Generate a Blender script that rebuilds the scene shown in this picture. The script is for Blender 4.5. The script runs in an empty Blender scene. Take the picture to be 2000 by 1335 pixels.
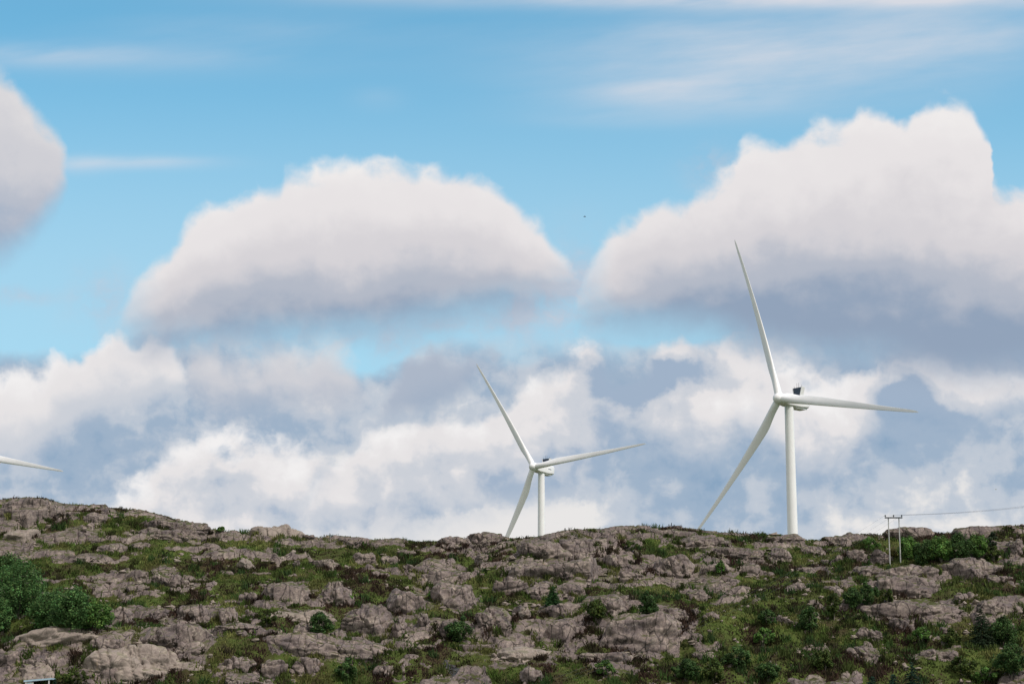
import bpy, math, random
import numpy as np
from mathutils import Vector, Matrix

# ------------------------------------------------------------------ camera
scene = bpy.context.scene
FPX = 3800.0                                   # focal length in pixels of a 2000 px wide picture
PITCH = math.atan(782.5 / FPX)
CP, SP = math.cos(PITCH), math.sin(PITCH)
EYE = 1.7
cam_data = bpy.data.cameras.new('camera')
cam_data.sensor_width = 36.0
cam_data.lens = 36.0 * FPX / 2000.0
cam_data.clip_start = 0.5
cam_data.clip_end = 30000.0
cam = bpy.data.objects.new('camera', cam_data)
cam.location = (0, 0, EYE)
cam.rotation_euler = (math.pi / 2 + PITCH, 0, 0)
scene.collection.objects.link(cam)
scene.camera = cam
scene.view_settings.view_transform = 'Standard'
scene.view_settings.look = 'None'
scene.view_settings.exposure = 0.0
scene.view_settings.gamma = 1.0
scene.view_settings.use_curve_mapping = False
scene.cycles.max_bounces = 5
scene.cycles.use_denoising = True
scene.render.film_transparent = False

SUN_ELEV, SUN_AZ = math.radians(52), math.radians(126)   # azimuth clockwise from +Y (the view direction)
sun_data = bpy.data.lights.new('sun', 'SUN')
sun_data.energy = 3.3
sun_data.angle = math.radians(4.0)
sun_data.color = (1.0, 0.96, 0.91)
sun = bpy.data.objects.new('sun', sun_data)
sdir = Vector((math.sin(SUN_AZ) * math.cos(SUN_ELEV), math.cos(SUN_AZ) * math.cos(SUN_ELEV), math.sin(SUN_ELEV)))
sun.rotation_euler = (-sdir).to_track_quat('-Z', 'Y').to_euler()
scene.collection.objects.link(sun)

# ------------------------------------------------------------------ world: Nishita sky with procedural cumulus
def lin(r, g, b):
    f = lambda v: (v / 255 / 12.92) if v <= 10 else ((v / 255 + 0.055) / 1.055) ** 2.4
    return (f(r), f(g), f(b))

world = bpy.data.worlds.new('World')
scene.world = world
world.use_nodes = True
WT = world.node_tree
WT.nodes.clear()
SKY_STRENGTH = 0.15

class S:                                       # a scalar socket with operators
    def __init__(self, sock): self.s = sock
    def __add__(a, b): return M('ADD', a, b)
    __radd__ = __add__
    def __sub__(a, b): return M('SUBTRACT', a, b)
    def __rsub__(a, b): return M('SUBTRACT', b, a)
    def __mul__(a, b): return M('MULTIPLY', a, b)
    __rmul__ = __mul__
    def __truediv__(a, b): return M('DIVIDE', a, b)

def put(tree, node, i, v):
    if isinstance(v, S): tree.links.new(v.s, node.inputs[i])
    else: node.inputs[i].default_value = v

def M(op, *a, clamp=False):
    n = WT.nodes.new('ShaderNodeMath'); n.operation = op; n.use_clamp = clamp
    for i, v in enumerate(a): put(WT, n, i, v)
    return S(n.outputs[0])

def smooth(x, lo, hi, a=0.0, b=1.0):
    n = WT.nodes.new('ShaderNodeMapRange'); n.interpolation_type = 'SMOOTHSTEP'
    put(WT, n, 0, x)
    for i, v in ((1, lo), (2, hi), (3, a), (4, b)): put(WT, n, i, v)
    return S(n.outputs[0])

def vec(x, y, z):
    n = WT.nodes.new('ShaderNodeCombineXYZ')
    for i, v in enumerate((x, y, z)): put(WT, n, i, v)
    return n.outputs[0]

def noise(v, scale, detail, rough=0.55, lac=2.0):
    n = WT.nodes.new('ShaderNodeTexNoise'); n.noise_dimensions = '3D'
    WT.links.new(v, n.inputs['Vector'])
    n.inputs['Scale'].default_value = scale; n.inputs['Detail'].default_value = detail
    n.inputs['Roughness'].default_value = rough; n.inputs['Lacunarity'].default_value = lac
    return S(n.outputs['Fac']) - 0.5

def puffs(v, scale, smoothness=0.6):
    n = WT.nodes.new('ShaderNodeTexVoronoi'); n.voronoi_dimensions = '2D'; n.feature = 'SMOOTH_F1'
    WT.links.new(v, n.inputs['Vector'])
    n.inputs['Scale'].default_value = scale; n.inputs['Smoothness'].default_value = smoothness
    return 0.5 - S(n.outputs['Distance'])

def curve(u01, pts):                           # pts in photograph pixels -> one float curve
    n = WT.nodes.new('ShaderNodeFloatCurve')
    mp = n.mapping; mp.use_clip = False; mp.extend = 'HORIZONTAL'
    c = mp.curves[0]
    P = [((x + 400) / 2800, y / 1335) for x, y in pts]
    c.points[0].location = P[0]; c.points[1].location = P[-1]
    for p in P[1:-1]: c.points.new(*p)
    for p in c.points: p.handle_type = 'AUTO_CLAMPED'
    mp.update()
    put(WT, n, 1, u01)
    return S(n.outputs[0]) * 1.335

def mix(fac, a, b):
    n = WT.nodes.new('ShaderNodeMix'); n.data_type = 'RGBA'; n.clamp_factor = True
    put(WT, n, 0, fac)
    for i, v in ((6, a), (7, b)):
        if isinstance(v, tuple): n.inputs[i].default_value = (v[0], v[1], v[2], 1)
        else: WT.links.new(v, n.inputs[i])
    return n.outputs[2]

def ramp(x, stops):
    n = WT.nodes.new('ShaderNodeValToRGB')
    put(WT, n, 0, x)
    e = n.color_ramp.elements
    n.color_ramp.interpolation = 'EASE'
    e[0].position = stops[0][0]; e[1].position = stops[-1][0]
    for s in stops[1:-1]: e.new(s[0])
    for k, s in zip(e, sorted(stops)):
        k.color = (*[c / SKY_STRENGTH for c in lin(*s[1])], 1)
    return n.outputs[0]

tc = WT.nodes.new('ShaderNodeTexCoord')
sep = WT.nodes.new('ShaderNodeSeparateXYZ'); WT.links.new(tc.outputs['Generated'], sep.inputs[0])
dx, dy, dz = S(sep.outputs[0]), S(sep.outputs[1]), S(sep.outputs[2])
fy = M('MAXIMUM', dy * CP + dz * SP, 0.05)     # direction along a fixed bearing, a little above the horizon
fz = dz * CP - dy * SP
U = dx / fy * 3.8 + 1.0                        # across the northern sky (thousandths of a pixel of the photograph)
V = 0.6675 - fz / fy * 3.8                     # down it
P0 = vec(U, V, 0.0)
Pst = vec(U * 0.55, V * 1.3, 3.0)
nB = noise(vec(U, V, 7.3), 5.0, 8, 0.6)       # sideways warp
nA = noise(vec(U + nB * 0.08, V, 0.0), 4.5, 8, 0.58)                   # main billows
nC = noise(Pst, 3.2, 6, 0.55)                  # broad interior tone
nF = noise(vec(U + nB * 0.15, V, 11.0), 14.0, 5, 0.6)  # wisps
vp = vec(U + nA * 0.09, V + nB * 0.09, 0.0)
pA = puffs(vp, 11.0)
nb = noise(vp, 9.5, 4, 0.5)
pB = 0.11 - M('ABSOLUTE', nb)
R0 = noise(vec(U + nB * 0.10, V + nB * 0.05, 51.0), 6.5, 6, 0.55)
R1 = noise(vec(U + nB * 0.10 + 0.022, V + nB * 0.05 - 0.030, 51.0), 6.5, 6, 0.55)
relief = R1 - R0                               # thicker towards the sun: in shade
Uw = U + nB * 0.05
U01 = (Uw + 0.4) / 2.8
front = smooth(dy * CP + dz * SP, 0.15, 0.45)

sky = WT.nodes.new('ShaderNodeTexSky')
sky.sky_type = 'NISHITA'; sky.sun_disc = False
sky.sun_elevation = SUN_ELEV; sky.sun_rotation = SUN_AZ
sky.altitude = 0; sky.air_density = 1.0; sky.dust_density = 0.3; sky.ozone_density = 1.5
SKY_TINT = (0.60, 1.18, 1.14)
tint = WT.nodes.new('ShaderNodeMix'); tint.data_type = 'RGBA'; tint.blend_type = 'MULTIPLY'
tint.inputs[0].default_value = 1.0
WT.links.new(sky.outputs[0], tint.inputs[6]); tint.inputs[7].default_value = (*SKY_TINT, 1)
col = tint.outputs[2]

# clouds all round, outside the view, added to whiten the ambient light
nG = noise(tc.outputs['Generated'], 3.0, 5, 0.55)
col = mix(smooth(nG, -0.36, -0.12) * (1.0 - front) * smooth(dz, -0.02, 0.1) * 0.95, col,
          ramp(nG * 1.5 + 0.5, [(0.3, (232, 226, 224)), (0.9, (196, 190, 192))]))

nW = noise(vec(U, V, 31.0), 7.0, 6, 0.6)
Ug, Vg = U + nA * 0.12 + nW * 0.06, V + nB * 0.10 + nW * 0.07
def gauss(u, v, ru, rv, amp):
    a = (Ug - u / 1000.0) * (1000.0 / ru); b = (Vg - v / 1000.0) * (1000.0 / rv)
    return M('EXPONENT', (a * a + b * b) * -1.0) * amp

def gsum(items):
    t = None
    for it in items:
        g = gauss(*it); t = g if t is None else t + g
    return t

# thin high cirrus
nS = noise(vec(U * 0.8 + V * 0.5, V * 4.0 + U * 0.35, 21.0), 3.0, 6, 0.55)
_uv = Ug, Vg
Ug, Vg = U, V + nS * 0.02
cir = gsum([(1500, -5, 650, 22, 1.0), (1500, 110, 400, 85, 0.62), (1350, 190, 200, 40, 0.4), (1900, 60, 250, 60, 0.35),
            (60, 108, 170, 22, 0.34), (330, 115, 320, 34, 0.20), (250, 318, 150, 13, 0.42), (150, 322, 60, 18, 0.25), (500, 60, 300, 30, 0.15),
            (740, 195, 50, 20, 0.12), (1200, 235, 150, 15, 0.15)])
Ug, Vg = _uv
cir = cir * M('MAXIMUM', nS * 2.4 + 0.85, 0.0)
haze_low = smooth(V, 0.02, 0.60, 0.06, 0.62)
col = mix(haze_low * front, col, tuple(c / SKY_STRENGTH for c in lin(184, 214, 231)))
col = mix(M('MINIMUM', cir, 0.9) * front, col, tuple(c / SKY_STRENGTH for c in lin(222, 222, 228)))

# broad grey-blue cloud deck towards the horizon, brighter holes where the sun gets in
gap = gsum([(60, 600, 170, 90, 1.4), (735, 675, 90, 60, 1.7), (1050, 600, 110, 60, 0.8), (860, 625, 150, 35, 0.7), (1300, 640, 150, 25, 0.9),
            (360, 660, 40, 40, 0.5), (1930, 700, 80, 40, 0.4), (690, 805, 45, 30, 0.5), (1010, 700, 60, 25, 0.3)])
deck = smooth(V + nA * 0.16 - gap * 0.13, 0.595, 0.71)
light = gsum([(900, 900, 260, 90, 0.25), (520, 960, 150, 80, 0.25), (700, 1050, 260, 28, 0.35), (330, 900, 60, 60, 0.2), (1120, 1000, 120, 40, 0.55), (980, 1030, 140, 25, 0.5),
              (1480, 965, 60, 50, 0.25), (1950, 1020, 160, 40, 0.45), (1650, 960, 100, 120, 0.22), (1800, 930, 110, 60, 0.2),
              (560, 780, 120, 70, 0.2), (1700, 1030, 100, 30, 0.2), (300, 985, 120, 40, 0.25),
              (1800, 800, 90, 90, -0.3), (1620, 920, 90, 80, -0.25), (700, 1000, 120, 30, -0.3), (420, 850, 150, 50, -0.2),
              (1250, 960, 200, 60, -0.12), (850, 1005, 160, 14, -0.2)])
col = mix(deck * front, col,
          ramp(light * 1.0 + nC * 0.8 + nA * 0.7 + nF * 0.25 - relief * 1.3 + 0.40, [(0.02, (136, 164, 192)), (0.32, (158, 178, 200)), (0.55, (191, 200, 212)), (0.82, (232, 230, 229))]))

# torn grey wisps in the blue between the big clouds
wisp = gsum([(1045, 615, 55, 55, 0.9), (1130, 545, 45, 80, 0.7), (205, 585, 60, 50, 0.8), (30, 572, 80, 16, 0.5), (1390, 320, 60, 40, 0.6), (900, 640, 130, 25, 0.7),
             (690, 655, 24, 12, 0.6), (770, 680, 36, 28, 0.7), (1130, 590, 60, 60, 0.5), (300, 655, 120, 20, 0.6), (1000, 560, 90, 30, 0.4)])
col = mix(M('MINIMUM', wisp * M('MAXIMUM', nF * 3.0 + nA * 1.2 + 0.55, 0.0), 0.85) * front, col, ramp(nF * 0.8 + 0.5, [(0.2, (172, 186, 206)), (0.9, (205, 208, 218))]))

def cumulus(col, top, bot, stops, edge=0.04, base=0.10, puff=0.05, rag=0.11, opac=1.0, extra=None, tone=0.35, body=None, bias=0.0, fade=None, rel=0.55, fray=4.0):
    t, b = curve(U01, top), curve(U01, bot)
    dt = (V - t) + nA * rag + pA * (puff * 0.7) + pB * (puff * fray) + nF * 0.014 + R0 * 0.04 - 0.012
    db = (b - V) + nA * (rag * 0.9) + nF * 0.02 + base * 0.4
    m = smooth(dt, 0.0, edge) * smooth(db, 0.0, base)
    if body is not None:                       # broad outline, so that towers on the top do not streak the inside
        dt = (V - curve(U01, body)) + nA * rag + pA * puff
    h = M('MAXIMUM', dt, 0.0) / M('MAXIMUM', M('MAXIMUM', dt, 0.0) + M('MAXIMUM', db, 0.0), 0.02) + bias
    shade = h + nC * tone - pA * 0.14 - pB * 0.25 + nF * 0.08 + relief * rel
    if extra is not None: shade = shade + extra
    if fade: m = m * smooth(U + nA * 0.12 + nW * 0.05, fade[0], fade[1])
    return mix(m * opac * front, col, ramp(shade, stops))

WHITE = [(0.0, (241, 238, 237)), (0.3, (231, 227, 228)), (0.52, (214, 211, 215)), (0.72, (180, 186, 199)), (0.9, (146, 163, 186))]
BRIGHT = [(0.0, (242, 240, 240)), (0.35, (230, 227, 228)), (0.62, (204, 208, 216)), (0.95, (160, 178, 200))]
PINK = [(0.0, (228, 225, 225)), (0.4, (207, 207, 213)), (0.7, (184, 190, 203)), (1.0, (154, 173, 197))]
GREY = [(0.0, (193, 199, 210)), (0.4, (172, 183, 200)), (1.0, (152, 171, 194))]

col = cumulus(col, [(300, 800), (360, 720), (380, 668), (430, 648), (500, 645), (580, 636), (640, 634), (680, 660), (710, 720), (740, 820)],
              [(300, 700), (380, 780), (430, 810), (520, 825), (640, 820), (700, 790), (740, 740)], PINK, edge=0.09, base=0.12, rag=0.15, opac=0.85)
col = cumulus(col, [(520, 1040), (600, 960), (650, 895), (700, 855), (760, 835), (830, 805), (890, 785), (950, 760), (1000, 755), (1050, 740), (1090, 710), (1125, 668), (1165, 665),
                    (1200, 695), (1250, 690), (1290, 668), (1330, 652), (1370, 665), (1440, 652), (1520, 665), (1600, 680), (1720, 690), (1800, 702), (1900, 738), (1980, 742), (2100, 760), (2300, 800)],
              [(520, 1000), (640, 1040), (750, 1035), (870, 1020), (960, 1000), (1050, 975), (1130, 950), (1220, 890), (1300, 895), (1380, 900), (1450, 870), (1500, 890), (1560, 930),
               (1610, 930), (1680, 900), (1720, 840), (1800, 830), (1900, 830), (1960, 800), (2100, 790), (2300, 780)],
              BRIGHT, edge=0.05, base=0.13, rag=0.22, tone=0.7, bias=0.10, rel=1.5,
              extra=gsum([(1290, 728, 100, 38, 1.1), (1190, 745, 60, 45, 0.8), (1765, 775, 60, 45, 0.6), (1845, 815, 80, 40, 0.6), (1800, 740, 40, 30, 0.3), (1000, 850, 150, 60, -0.2), (1440, 800, 150, 70, -0.35),
                          (1150, 850, 110, 60, 0.25), (1640, 800, 60, 60, -0.2), (1920, 770, 70, 50, -0.15), (1830, 930, 80, 100, 0.4)]))
col = cumulus(col, [(600, 900), (690, 830), (740, 780), (780, 722), (820, 682), (860, 657), (910, 650), (950, 657), (975, 690), (1000, 760)],
              [(600, 780), (700, 822), (780, 812), (850, 798), (900, 768), (950, 720), (1000, 690)], GREY, edge=0.07, base=0.07, rag=0.15)
col = cumulus(col, [(120, 1080), (180, 1000), (230, 950), (280, 915), (330, 870), (390, 838), (450, 826), (530, 822), (600, 842), (640, 872), (680, 960)],
              [(120, 1000), (200, 1090), (400, 1110), (480, 1090), (540, 1040), (590, 990), (630, 940), (680, 900)], BRIGHT, edge=0.06, base=0.08, rag=0.26, tone=0.6, bias=0.08, rel=1.4,
              extra=gsum([(250, 950, 50, 50, -0.4), (420, 950, 90, 50, 0.25), (560, 950, 60, 50, -0.3), (480, 1030, 120, 30, -0.4), (500, 860, 80, 40, -0.2)]))
col = cumulus(col, [(-200, 760), (-50, 742), (0, 732), (40, 715), (80, 718), (110, 675), (150, 655), (190, 652), (220, 640), (260, 658), (310, 672), (345, 705), (370, 760), (420, 840)],
              [(-200, 900), (0, 920), (60, 905), (120, 870), (180, 840), (240, 815), (300, 785), (350, 755), (420, 720)], BRIGHT, edge=0.045, base=0.08, rag=0.14)
col = cumulus(col, [(-400, 60), (-150, 60), (0, 118), (30, 150), (60, 192), (100, 235), (122, 275), (138, 330), (146, 420), (152, 560)],
              [(-400, 600), (-100, 545), (0, 505), (50, 470), (90, 430), (120, 390), (140, 330), (152, 260)], PINK, edge=0.055, base=0.10, rag=0.09, fray=1.6, bias=0.05)
col = cumulus(col, [(120, 760), (190, 650), (240, 585), (290, 515), (320, 480), (360, 425), (400, 388), (430, 378), (480, 372), (520, 365), (552, 338), (570, 303), (610, 292), (640, 302),
                    (680, 302), (730, 294), (780, 303), (830, 312), (880, 316), (930, 326), (970, 345), (1010, 378), (1050, 402), (1080, 440), (1110, 478), (1150, 570), (1200, 700)],
              [(100, 650), (200, 676), (300, 680), (420, 674), (600, 661), (750, 650), (850, 638), (950, 616), (1030, 594), (1090, 566), (1130, 540), (1200, 490)], WHITE, rag=0.09, base=0.12, edge=0.048, puff=0.06, bias=0.10, fray=1.8, rel=0.22, fade=(0.17, 0.33),
              body=[(120, 640), (300, 490), (500, 370), (700, 310), (900, 330), (1050, 420), (1150, 540), (1200, 640)])
col = cumulus(col, [(1080, 720), (1120, 600), (1150, 500), (1200, 438), (1250, 415), (1300, 382), (1340, 367), (1400, 330), (1430, 310), (1450, 268), (1490, 252), (1530, 250), (1570, 232),
                    (1620, 226), (1660, 202), (1682, 187), (1712, 194), (1742, 196), (1768, 220), (1790, 206), (1820, 190), (1855, 180), (1885, 186), (1908, 215), (1924, 245), (1936, 275),
                    (1938, 330), (1955, 352), (2000, 358), (2100, 350), (2400, 420)],
              [(1060, 600), (1140, 640), (1200, 652), (1300, 650), (1400, 660), (1480, 680), (1600, 705), (1700, 715), (1800, 730), (1900, 738), (2000, 735), (2400, 660)], WHITE, rag=0.09, base=0.13, edge=0.044, puff=0.06, bias=0.17, fray=1.8, rel=0.22, fade=(1.09, 1.21),
              body=[(1080, 620), (1200, 440), (1400, 330), (1600, 250), (1750, 225), (1900, 260), (2000, 310), (2400, 420)])

bg = WT.nodes.new('ShaderNodeBackground')
bg.inputs[1].default_value = SKY_STRENGTH
WT.links.new(col, bg.inputs[0])
wo = WT.nodes.new('ShaderNodeOutputWorld')
WT.links.new(bg.outputs[0], wo.inputs[0])
world.cycles.sampling_method = 'MANUAL'
world.cycles.sample_map_resolution = 512

# ------------------------------------------------------------------ numpy noise
def _hash(ix, iy, iz, seed):
    h = (ix.astype(np.uint32) * np.uint32(374761393) + iy.astype(np.uint32) * np.uint32(668265263)
         + iz.astype(np.uint32) * np.uint32(2147483647) + np.uint32((seed * 1274126177 + 12345) & 0xffffffff))
    h ^= h >> np.uint32(13); h *= np.uint32(1274126177); h ^= h >> np.uint32(16)
    h *= np.uint32(2246822519); h ^= h >> np.uint32(13)
    return h

_G = np.array([[1, 1, 0], [-1, 1, 0], [1, -1, 0], [-1, -1, 0], [1, 0, 1], [-1, 0, 1], [1, 0, -1], [-1, 0, -1],
               [0, 1, 1], [0, -1, 1], [0, 1, -1], [0, -1, -1], [1, 1, 0], [-1, 1, 0], [0, -1, 1], [0, -1, -1]], float)

def perlin(x, y, z, seed=0):
    x, y, z = np.broadcast_arrays(np.asarray(x, float), np.asarray(y, float), np.asarray(z, float))
    ix, iy, iz = np.floor(x).astype(np.int64), np.floor(y).astype(np.int64), np.floor(z).astype(np.int64)
    fx, fy, fz = x - ix, y - iy, z - iz
    w = lambda t: t * t * t * (t * (t * 6 - 15) + 10)
    wx, wy, wz = w(fx), w(fy), w(fz)
    out = 0.0
    for a in (0, 1):
        for b in (0, 1):
            for c in (0, 1):
                g = _G[_hash(ix + a, iy + b, iz + c, seed) & np.uint32(15)]
                d = g[..., 0] * (fx - a) + g[..., 1] * (fy - b) + g[..., 2] * (fz - c)
                out = out + d * (wx if a else 1 - wx) * (wy if b else 1 - wy) * (wz if c else 1 - wz)
    return out

def fbm(x, y, z=0.0, octaves=4, seed=0, rough=0.5):
    t, amp, f = 0.0, 1.0, 1.0
    for o in range(octaves):
        t = t + amp * perlin(np.asarray(x) * f, np.asarray(y) * f, np.asarray(z) * f, seed + o * 17)
        amp *= rough; f *= 2.03
    return t

def sstep(x, a, b):
    t = np.clip((x - a) / (b - a), 0, 1)
    return t * t * (3 - 2 * t)

# ------------------------------------------------------------------ picture geometry
def ray(px, py):                               # direction through a point of the photograph, Y = 1
    x, z = (px - 1000) / FPX, (667.5 - py) / FPX
    y = CP - z * SP
    return x / y, (SP + z * CP) / y

def z_at(px, py, Y): return EYE + Y * ray(px, py)[1]
def x_at(px, py, Y): return Y * ray(px, py)[0]

SKYLINE = [(-600, 1000), (-150, 985), (0, 978), (40, 975), (85, 978), (110, 986), (150, 991), (200, 993), (260, 1001), (330, 1016), (400, 1033),
           (430, 1039), (480, 1043), (540, 1044), (575, 1047), (620, 1056), (660, 1058), (700, 1058), (710, 1060), (760, 1061), (800, 1063),
           (850, 1062), (905, 1060), (960, 1058), (1020, 1056), (1080, 1050), (1120, 1044), (1180, 1042), (1250, 1037), (1310, 1036), (1340, 1038),
           (1365, 1044), (1440, 1048), (1510, 1048), (1540, 1050), (1580, 1058), (1605, 1060), (1640, 1054), (1690, 1046), (1740, 1050), (1790, 1048),
           (1830, 1047), (1880, 1046), (1930, 1038), (1970, 1034), (2000, 1034), (2150, 1030), (2600, 1040)]
UPPER = [(-600, 1110), (0, 1085), (300, 1090), (500, 1105), (800, 1112), (1000, 1110), (1300, 1100), (1500, 1105), (1700, 1108), (1800, 1100), (2000, 1095), (2600, 1100)]
MIDDLE = [(-600, 1220), (0, 1205), (200, 1200), (450, 1195), (700, 1210), (1000, 1200), (1300, 1195), (1500, 1200), (1800, 1190), (2000, 1190), (2600, 1195)]
BENCH = [(-600, 1300), (0, 1268), (100, 1247), (250, 1232), (400, 1238), (550, 1252), (800, 1262), (1000, 1275), (1400, 1278), (2000, 1272), (2600, 1280)]
ip = lambda P, px: np.interp(px, [p[0] for p in P], [p[1] for p in P])
ROWY = np.array([-200.0, 0, 120, 230, 300, 317, 326, 345, 385, 420, 450, 520, 700, 1200, 3000, 9000])

def base_height(X, Y):
    X, Y = np.broadcast_arrays(np.asarray(X, float), np.asarray(Y, float))
    px = 1000 + 1.005 * FPX * X / np.maximum(Y, 60.0)
    pk = np.clip(px, -600, 2600)
    sk, up, md, bn = ip(SKYLINE, pk), ip(UPPER, pk), ip(MIDDLE, pk), ip(BENCH, pk)
    zc = z_at(pk, sk, 420.0)
    rows = [np.full_like(pk, -1.0), np.zeros_like(pk), np.full_like(pk, 0.5), np.full_like(pk, 3.2), z_at(pk, np.maximum(1360, bn + 70), 300.0),
            z_at(pk, bn, 317.0), z_at(pk, bn, 317.0) - 0.1, z_at(pk, md, 345.0), z_at(pk, up, 385.0), zc, zc - 1.2, zc - 7, zc * 0 + 38, zc * 0 + 30,
            zc * 0 - 30, zc * 0 - 60]
    R = np.stack(rows, 0)
    D = np.zeros_like(R)                       # tangents, limited so that it never overshoots
    sl = (R[1:] - R[:-1]) / (ROWY[1:] - ROWY[:-1]).reshape((-1,) + (1,) * (R.ndim - 1))
    D[1:-1] = np.where(sl[1:] * sl[:-1] > 0, 2 * sl[1:] * sl[:-1] / (sl[1:] + sl[:-1] + 1e-9), 0)
    k = np.clip(np.searchsorted(ROWY, Y, side='right') - 1, 0, len(ROWY) - 2)
    take = lambda A, i: np.take_along_axis(A, i[None], 0)[0]
    y0, y1 = ROWY[k], ROWY[k + 1]
    h = y1 - y0; t = np.clip((Y - y0) / h, 0, 1)
    z = ((2 * t**3 - 3 * t**2 + 1) * take(R, k) + (t**3 - 2 * t**2 + t) * h * take(D, k)
         + (-2 * t**3 + 3 * t**2) * take(R, k + 1) + (t**3 - t**2) * h * take(D, k + 1))
    near = sstep(Y, 235, 300) * (1 - sstep(Y, 520, 900))
    crest = 1 - 0.75 * np.exp(-((Y - 420) / 14.0) ** 2)
    z = z + near * crest * (1.5 * fbm(X / 26, Y / 30, 0, 2, 5) + 0.9 * fbm(X / 9, Y / 12, 0, 2, 9))
    g2 = lambda x, y, a, b: np.exp(-((X - x) / a) ** 2 - ((Y - y) / b) ** 2)
    z = z + 3.0 * g2(12, 386, 24, 13) + 2.8 * g2(86, 384, 20, 9) - 2.0 * g2(88, 404, 20, 7) - 1.8 * g2(-62, 358, 16, 12) + 1.6 * g2(-58, 392, 22, 9)
    f = (X + 38) / 34.0                        # the gully climbing to the right below the middle of the ridge
    z = z - 2.4 * np.exp(-((Y - 332 - 62 * f) / 9.0) ** 2) * sstep(f, -.25, .1) * (1 - sstep(f, .8, 1.1))
    z = z + 1.8 * g2(-22, 352, 10, 8) - 1.5 * np.exp(-((Y - 329) / 5.0) ** 2) * sstep(X, -70, -40) * (1 - sstep(X, 95, 120))
    return z + (1 - near) * sstep(Y, 20, 120) * 0.8 * fbm(X / 60, Y / 60, 0, 3, 6)

def rock_mask(X, Y):
    """bare bedrock: long broken ledges running roughly across the slope"""
    wx = X + 3.0 * fbm(X / 7, Y / 9, 3.3, 3, 31); wy = Y + 5.0 * fbm(X / 8, Y / 10, 8.1, 3, 41)
    n = fbm(wx / 22, wy / 9, 0, 4, 51, 0.55) + 0.10 * np.sin(wy / 3.3 + 0.05 * X)
    n2 = fbm(wx / 5.0, wy / 3.6, 0, 3, 61)
    near = sstep(Y, 225, 290)
    bias = 0.22 * np.exp(-((X + 28) / 20) ** 2 - ((Y - 366) / 20) ** 2) + 0.07 * np.exp(-((X - 42) / 16) ** 2 - ((Y - 325) / 18) ** 2)
    bias = bias + 0.10 * sstep(-X, 18, 34) * np.exp(-((Y - 313) / 9) ** 2) - 0.16 * np.exp(-((X - 14) / 20) ** 2 - ((Y - 392) / 22) ** 2)
    n = n - bias
    a = sstep(n + 0.25 * n2, 0.215, 0.265)
    b = sstep(n2 + 0.5 * n, 0.50, 0.56) * 0.8
    return np.maximum(a, b) * near, n + 0.25 * n2

def height(X, Y, parts=False):
    z = base_height(X, Y)
    m, raw = rock_mask(X, Y)
    near = 1 - sstep(Y, 480, 700)
    crest = 1 - 0.6 * np.exp(-((Y - 420) / 10.0) ** 2)
    lift = m * near * crest * (0.30 + 0.75 * sstep(raw, 0.2, 0.6))
    # joints across the rock and layered steps
    q = (X * 0.94 + Y * 0.30) / 2.3 + 1.2 * fbm(X / 5, Y / 6, 1.0, 2, 71)
    fr = np.abs(q - np.round(q)); keep = (_hash(np.round(q).astype(np.int64), np.floor(Y / 6).astype(np.int64), np.zeros(q.shape, np.int64), 3) % np.uint32(100)) < 60
    crack = np.exp(-(fr / 0.05) ** 2) * keep * m * 0.5 * near
    lay = Y / 2.6 + 0.6 * fbm(X / 9, Y / 6, 4.0, 2, 81)
    st = lay - np.floor(lay)
    step = (sstep(st, 0.0, 0.25) - st) * 0.42 * m * near
    fine = m * 0.12 * fbm(X / 1.3, Y / 1.6, 0, 3, 91) * near + (1 - m) * near * sstep(Y, 200, 280) * (0.30 * fbm(X / 2.2, Y / 2.6, 0, 3, 95) + 0.12 * fbm(X / .7, Y / .7, 0, 2, 96))
    z = z + lift * 1.0 - crack + step + fine
    return (z, m) if parts else z

def new_mesh(name, verts, faces, mat, parent=None, smooth_shade=True, attrs=None, loc=None):
    """faces: (n, 3) or (n, 4) integer array; attrs: {name: (n_verts, 3) colour or (n_verts,) value}"""
    verts = np.asarray(verts, np.float32); faces = np.asarray(faces, np.int32)
    me = bpy.data.meshes.new(name)
    n, k = faces.shape
    me.vertices.add(len(verts)); me.vertices.foreach_set('co', verts.ravel())
    me.loops.add(n * k); me.loops.foreach_set('vertex_index', faces.ravel())
    me.polygons.add(n); me.polygons.foreach_set('loop_start', np.arange(0, n * k, k, dtype=np.int32))
    me.polygons.foreach_set('use_smooth', np.full(n, smooth_shade))
    for an, av in (attrs or {}).items():
        if av.ndim == 1:
            at = me.attributes.new(an, 'FLOAT', 'POINT'); at.data.foreach_set('value', av.astype(np.float32))
        else:
            at = me.attributes.new(an, 'FLOAT_COLOR', 'POINT')
            at.data.foreach_set('color', np.concatenate([av, np.ones((len(av), 1))], 1).astype(np.float32).ravel())
    me.update(calc_edges=True); me.validate()
    if mat: me.materials.append(mat)
    ob = bpy.data.objects.new(name, me)
    scene.collection.objects.link(ob)
    if parent: ob.parent = parent
    if loc is not None: ob.location = loc
    return ob

def tag(o, label=None, cat=None, group=None, kind=None):
    for k, v in (('label', label), ('category', cat), ('group', group), ('kind', kind)):
        if v: o[k] = v
    return o

def empty(name, loc, label, cat, group=None):
    o = bpy.data.objects.new(name, None); scene.collection.objects.link(o)
    o.location = loc; o.empty_display_size = 0.5
    return tag(o, label, cat, group)

# ------------------------------------------------------------------ materials
def material(name, build, rough=0.9, spec=0.2):
    m = bpy.data.materials.new(name); m.use_nodes = True
    t = m.node_tree
    b = t.nodes['Principled BSDF']
    b.inputs['Roughness'].default_value = rough
    b.inputs['Specular IOR Level'].default_value = spec
    build(t, b)
    return m

def nd(t, kind, **kw):
    n = t.nodes.new(kind)
    for k, v in kw.items(): setattr(n, k, v)
    return n

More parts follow.
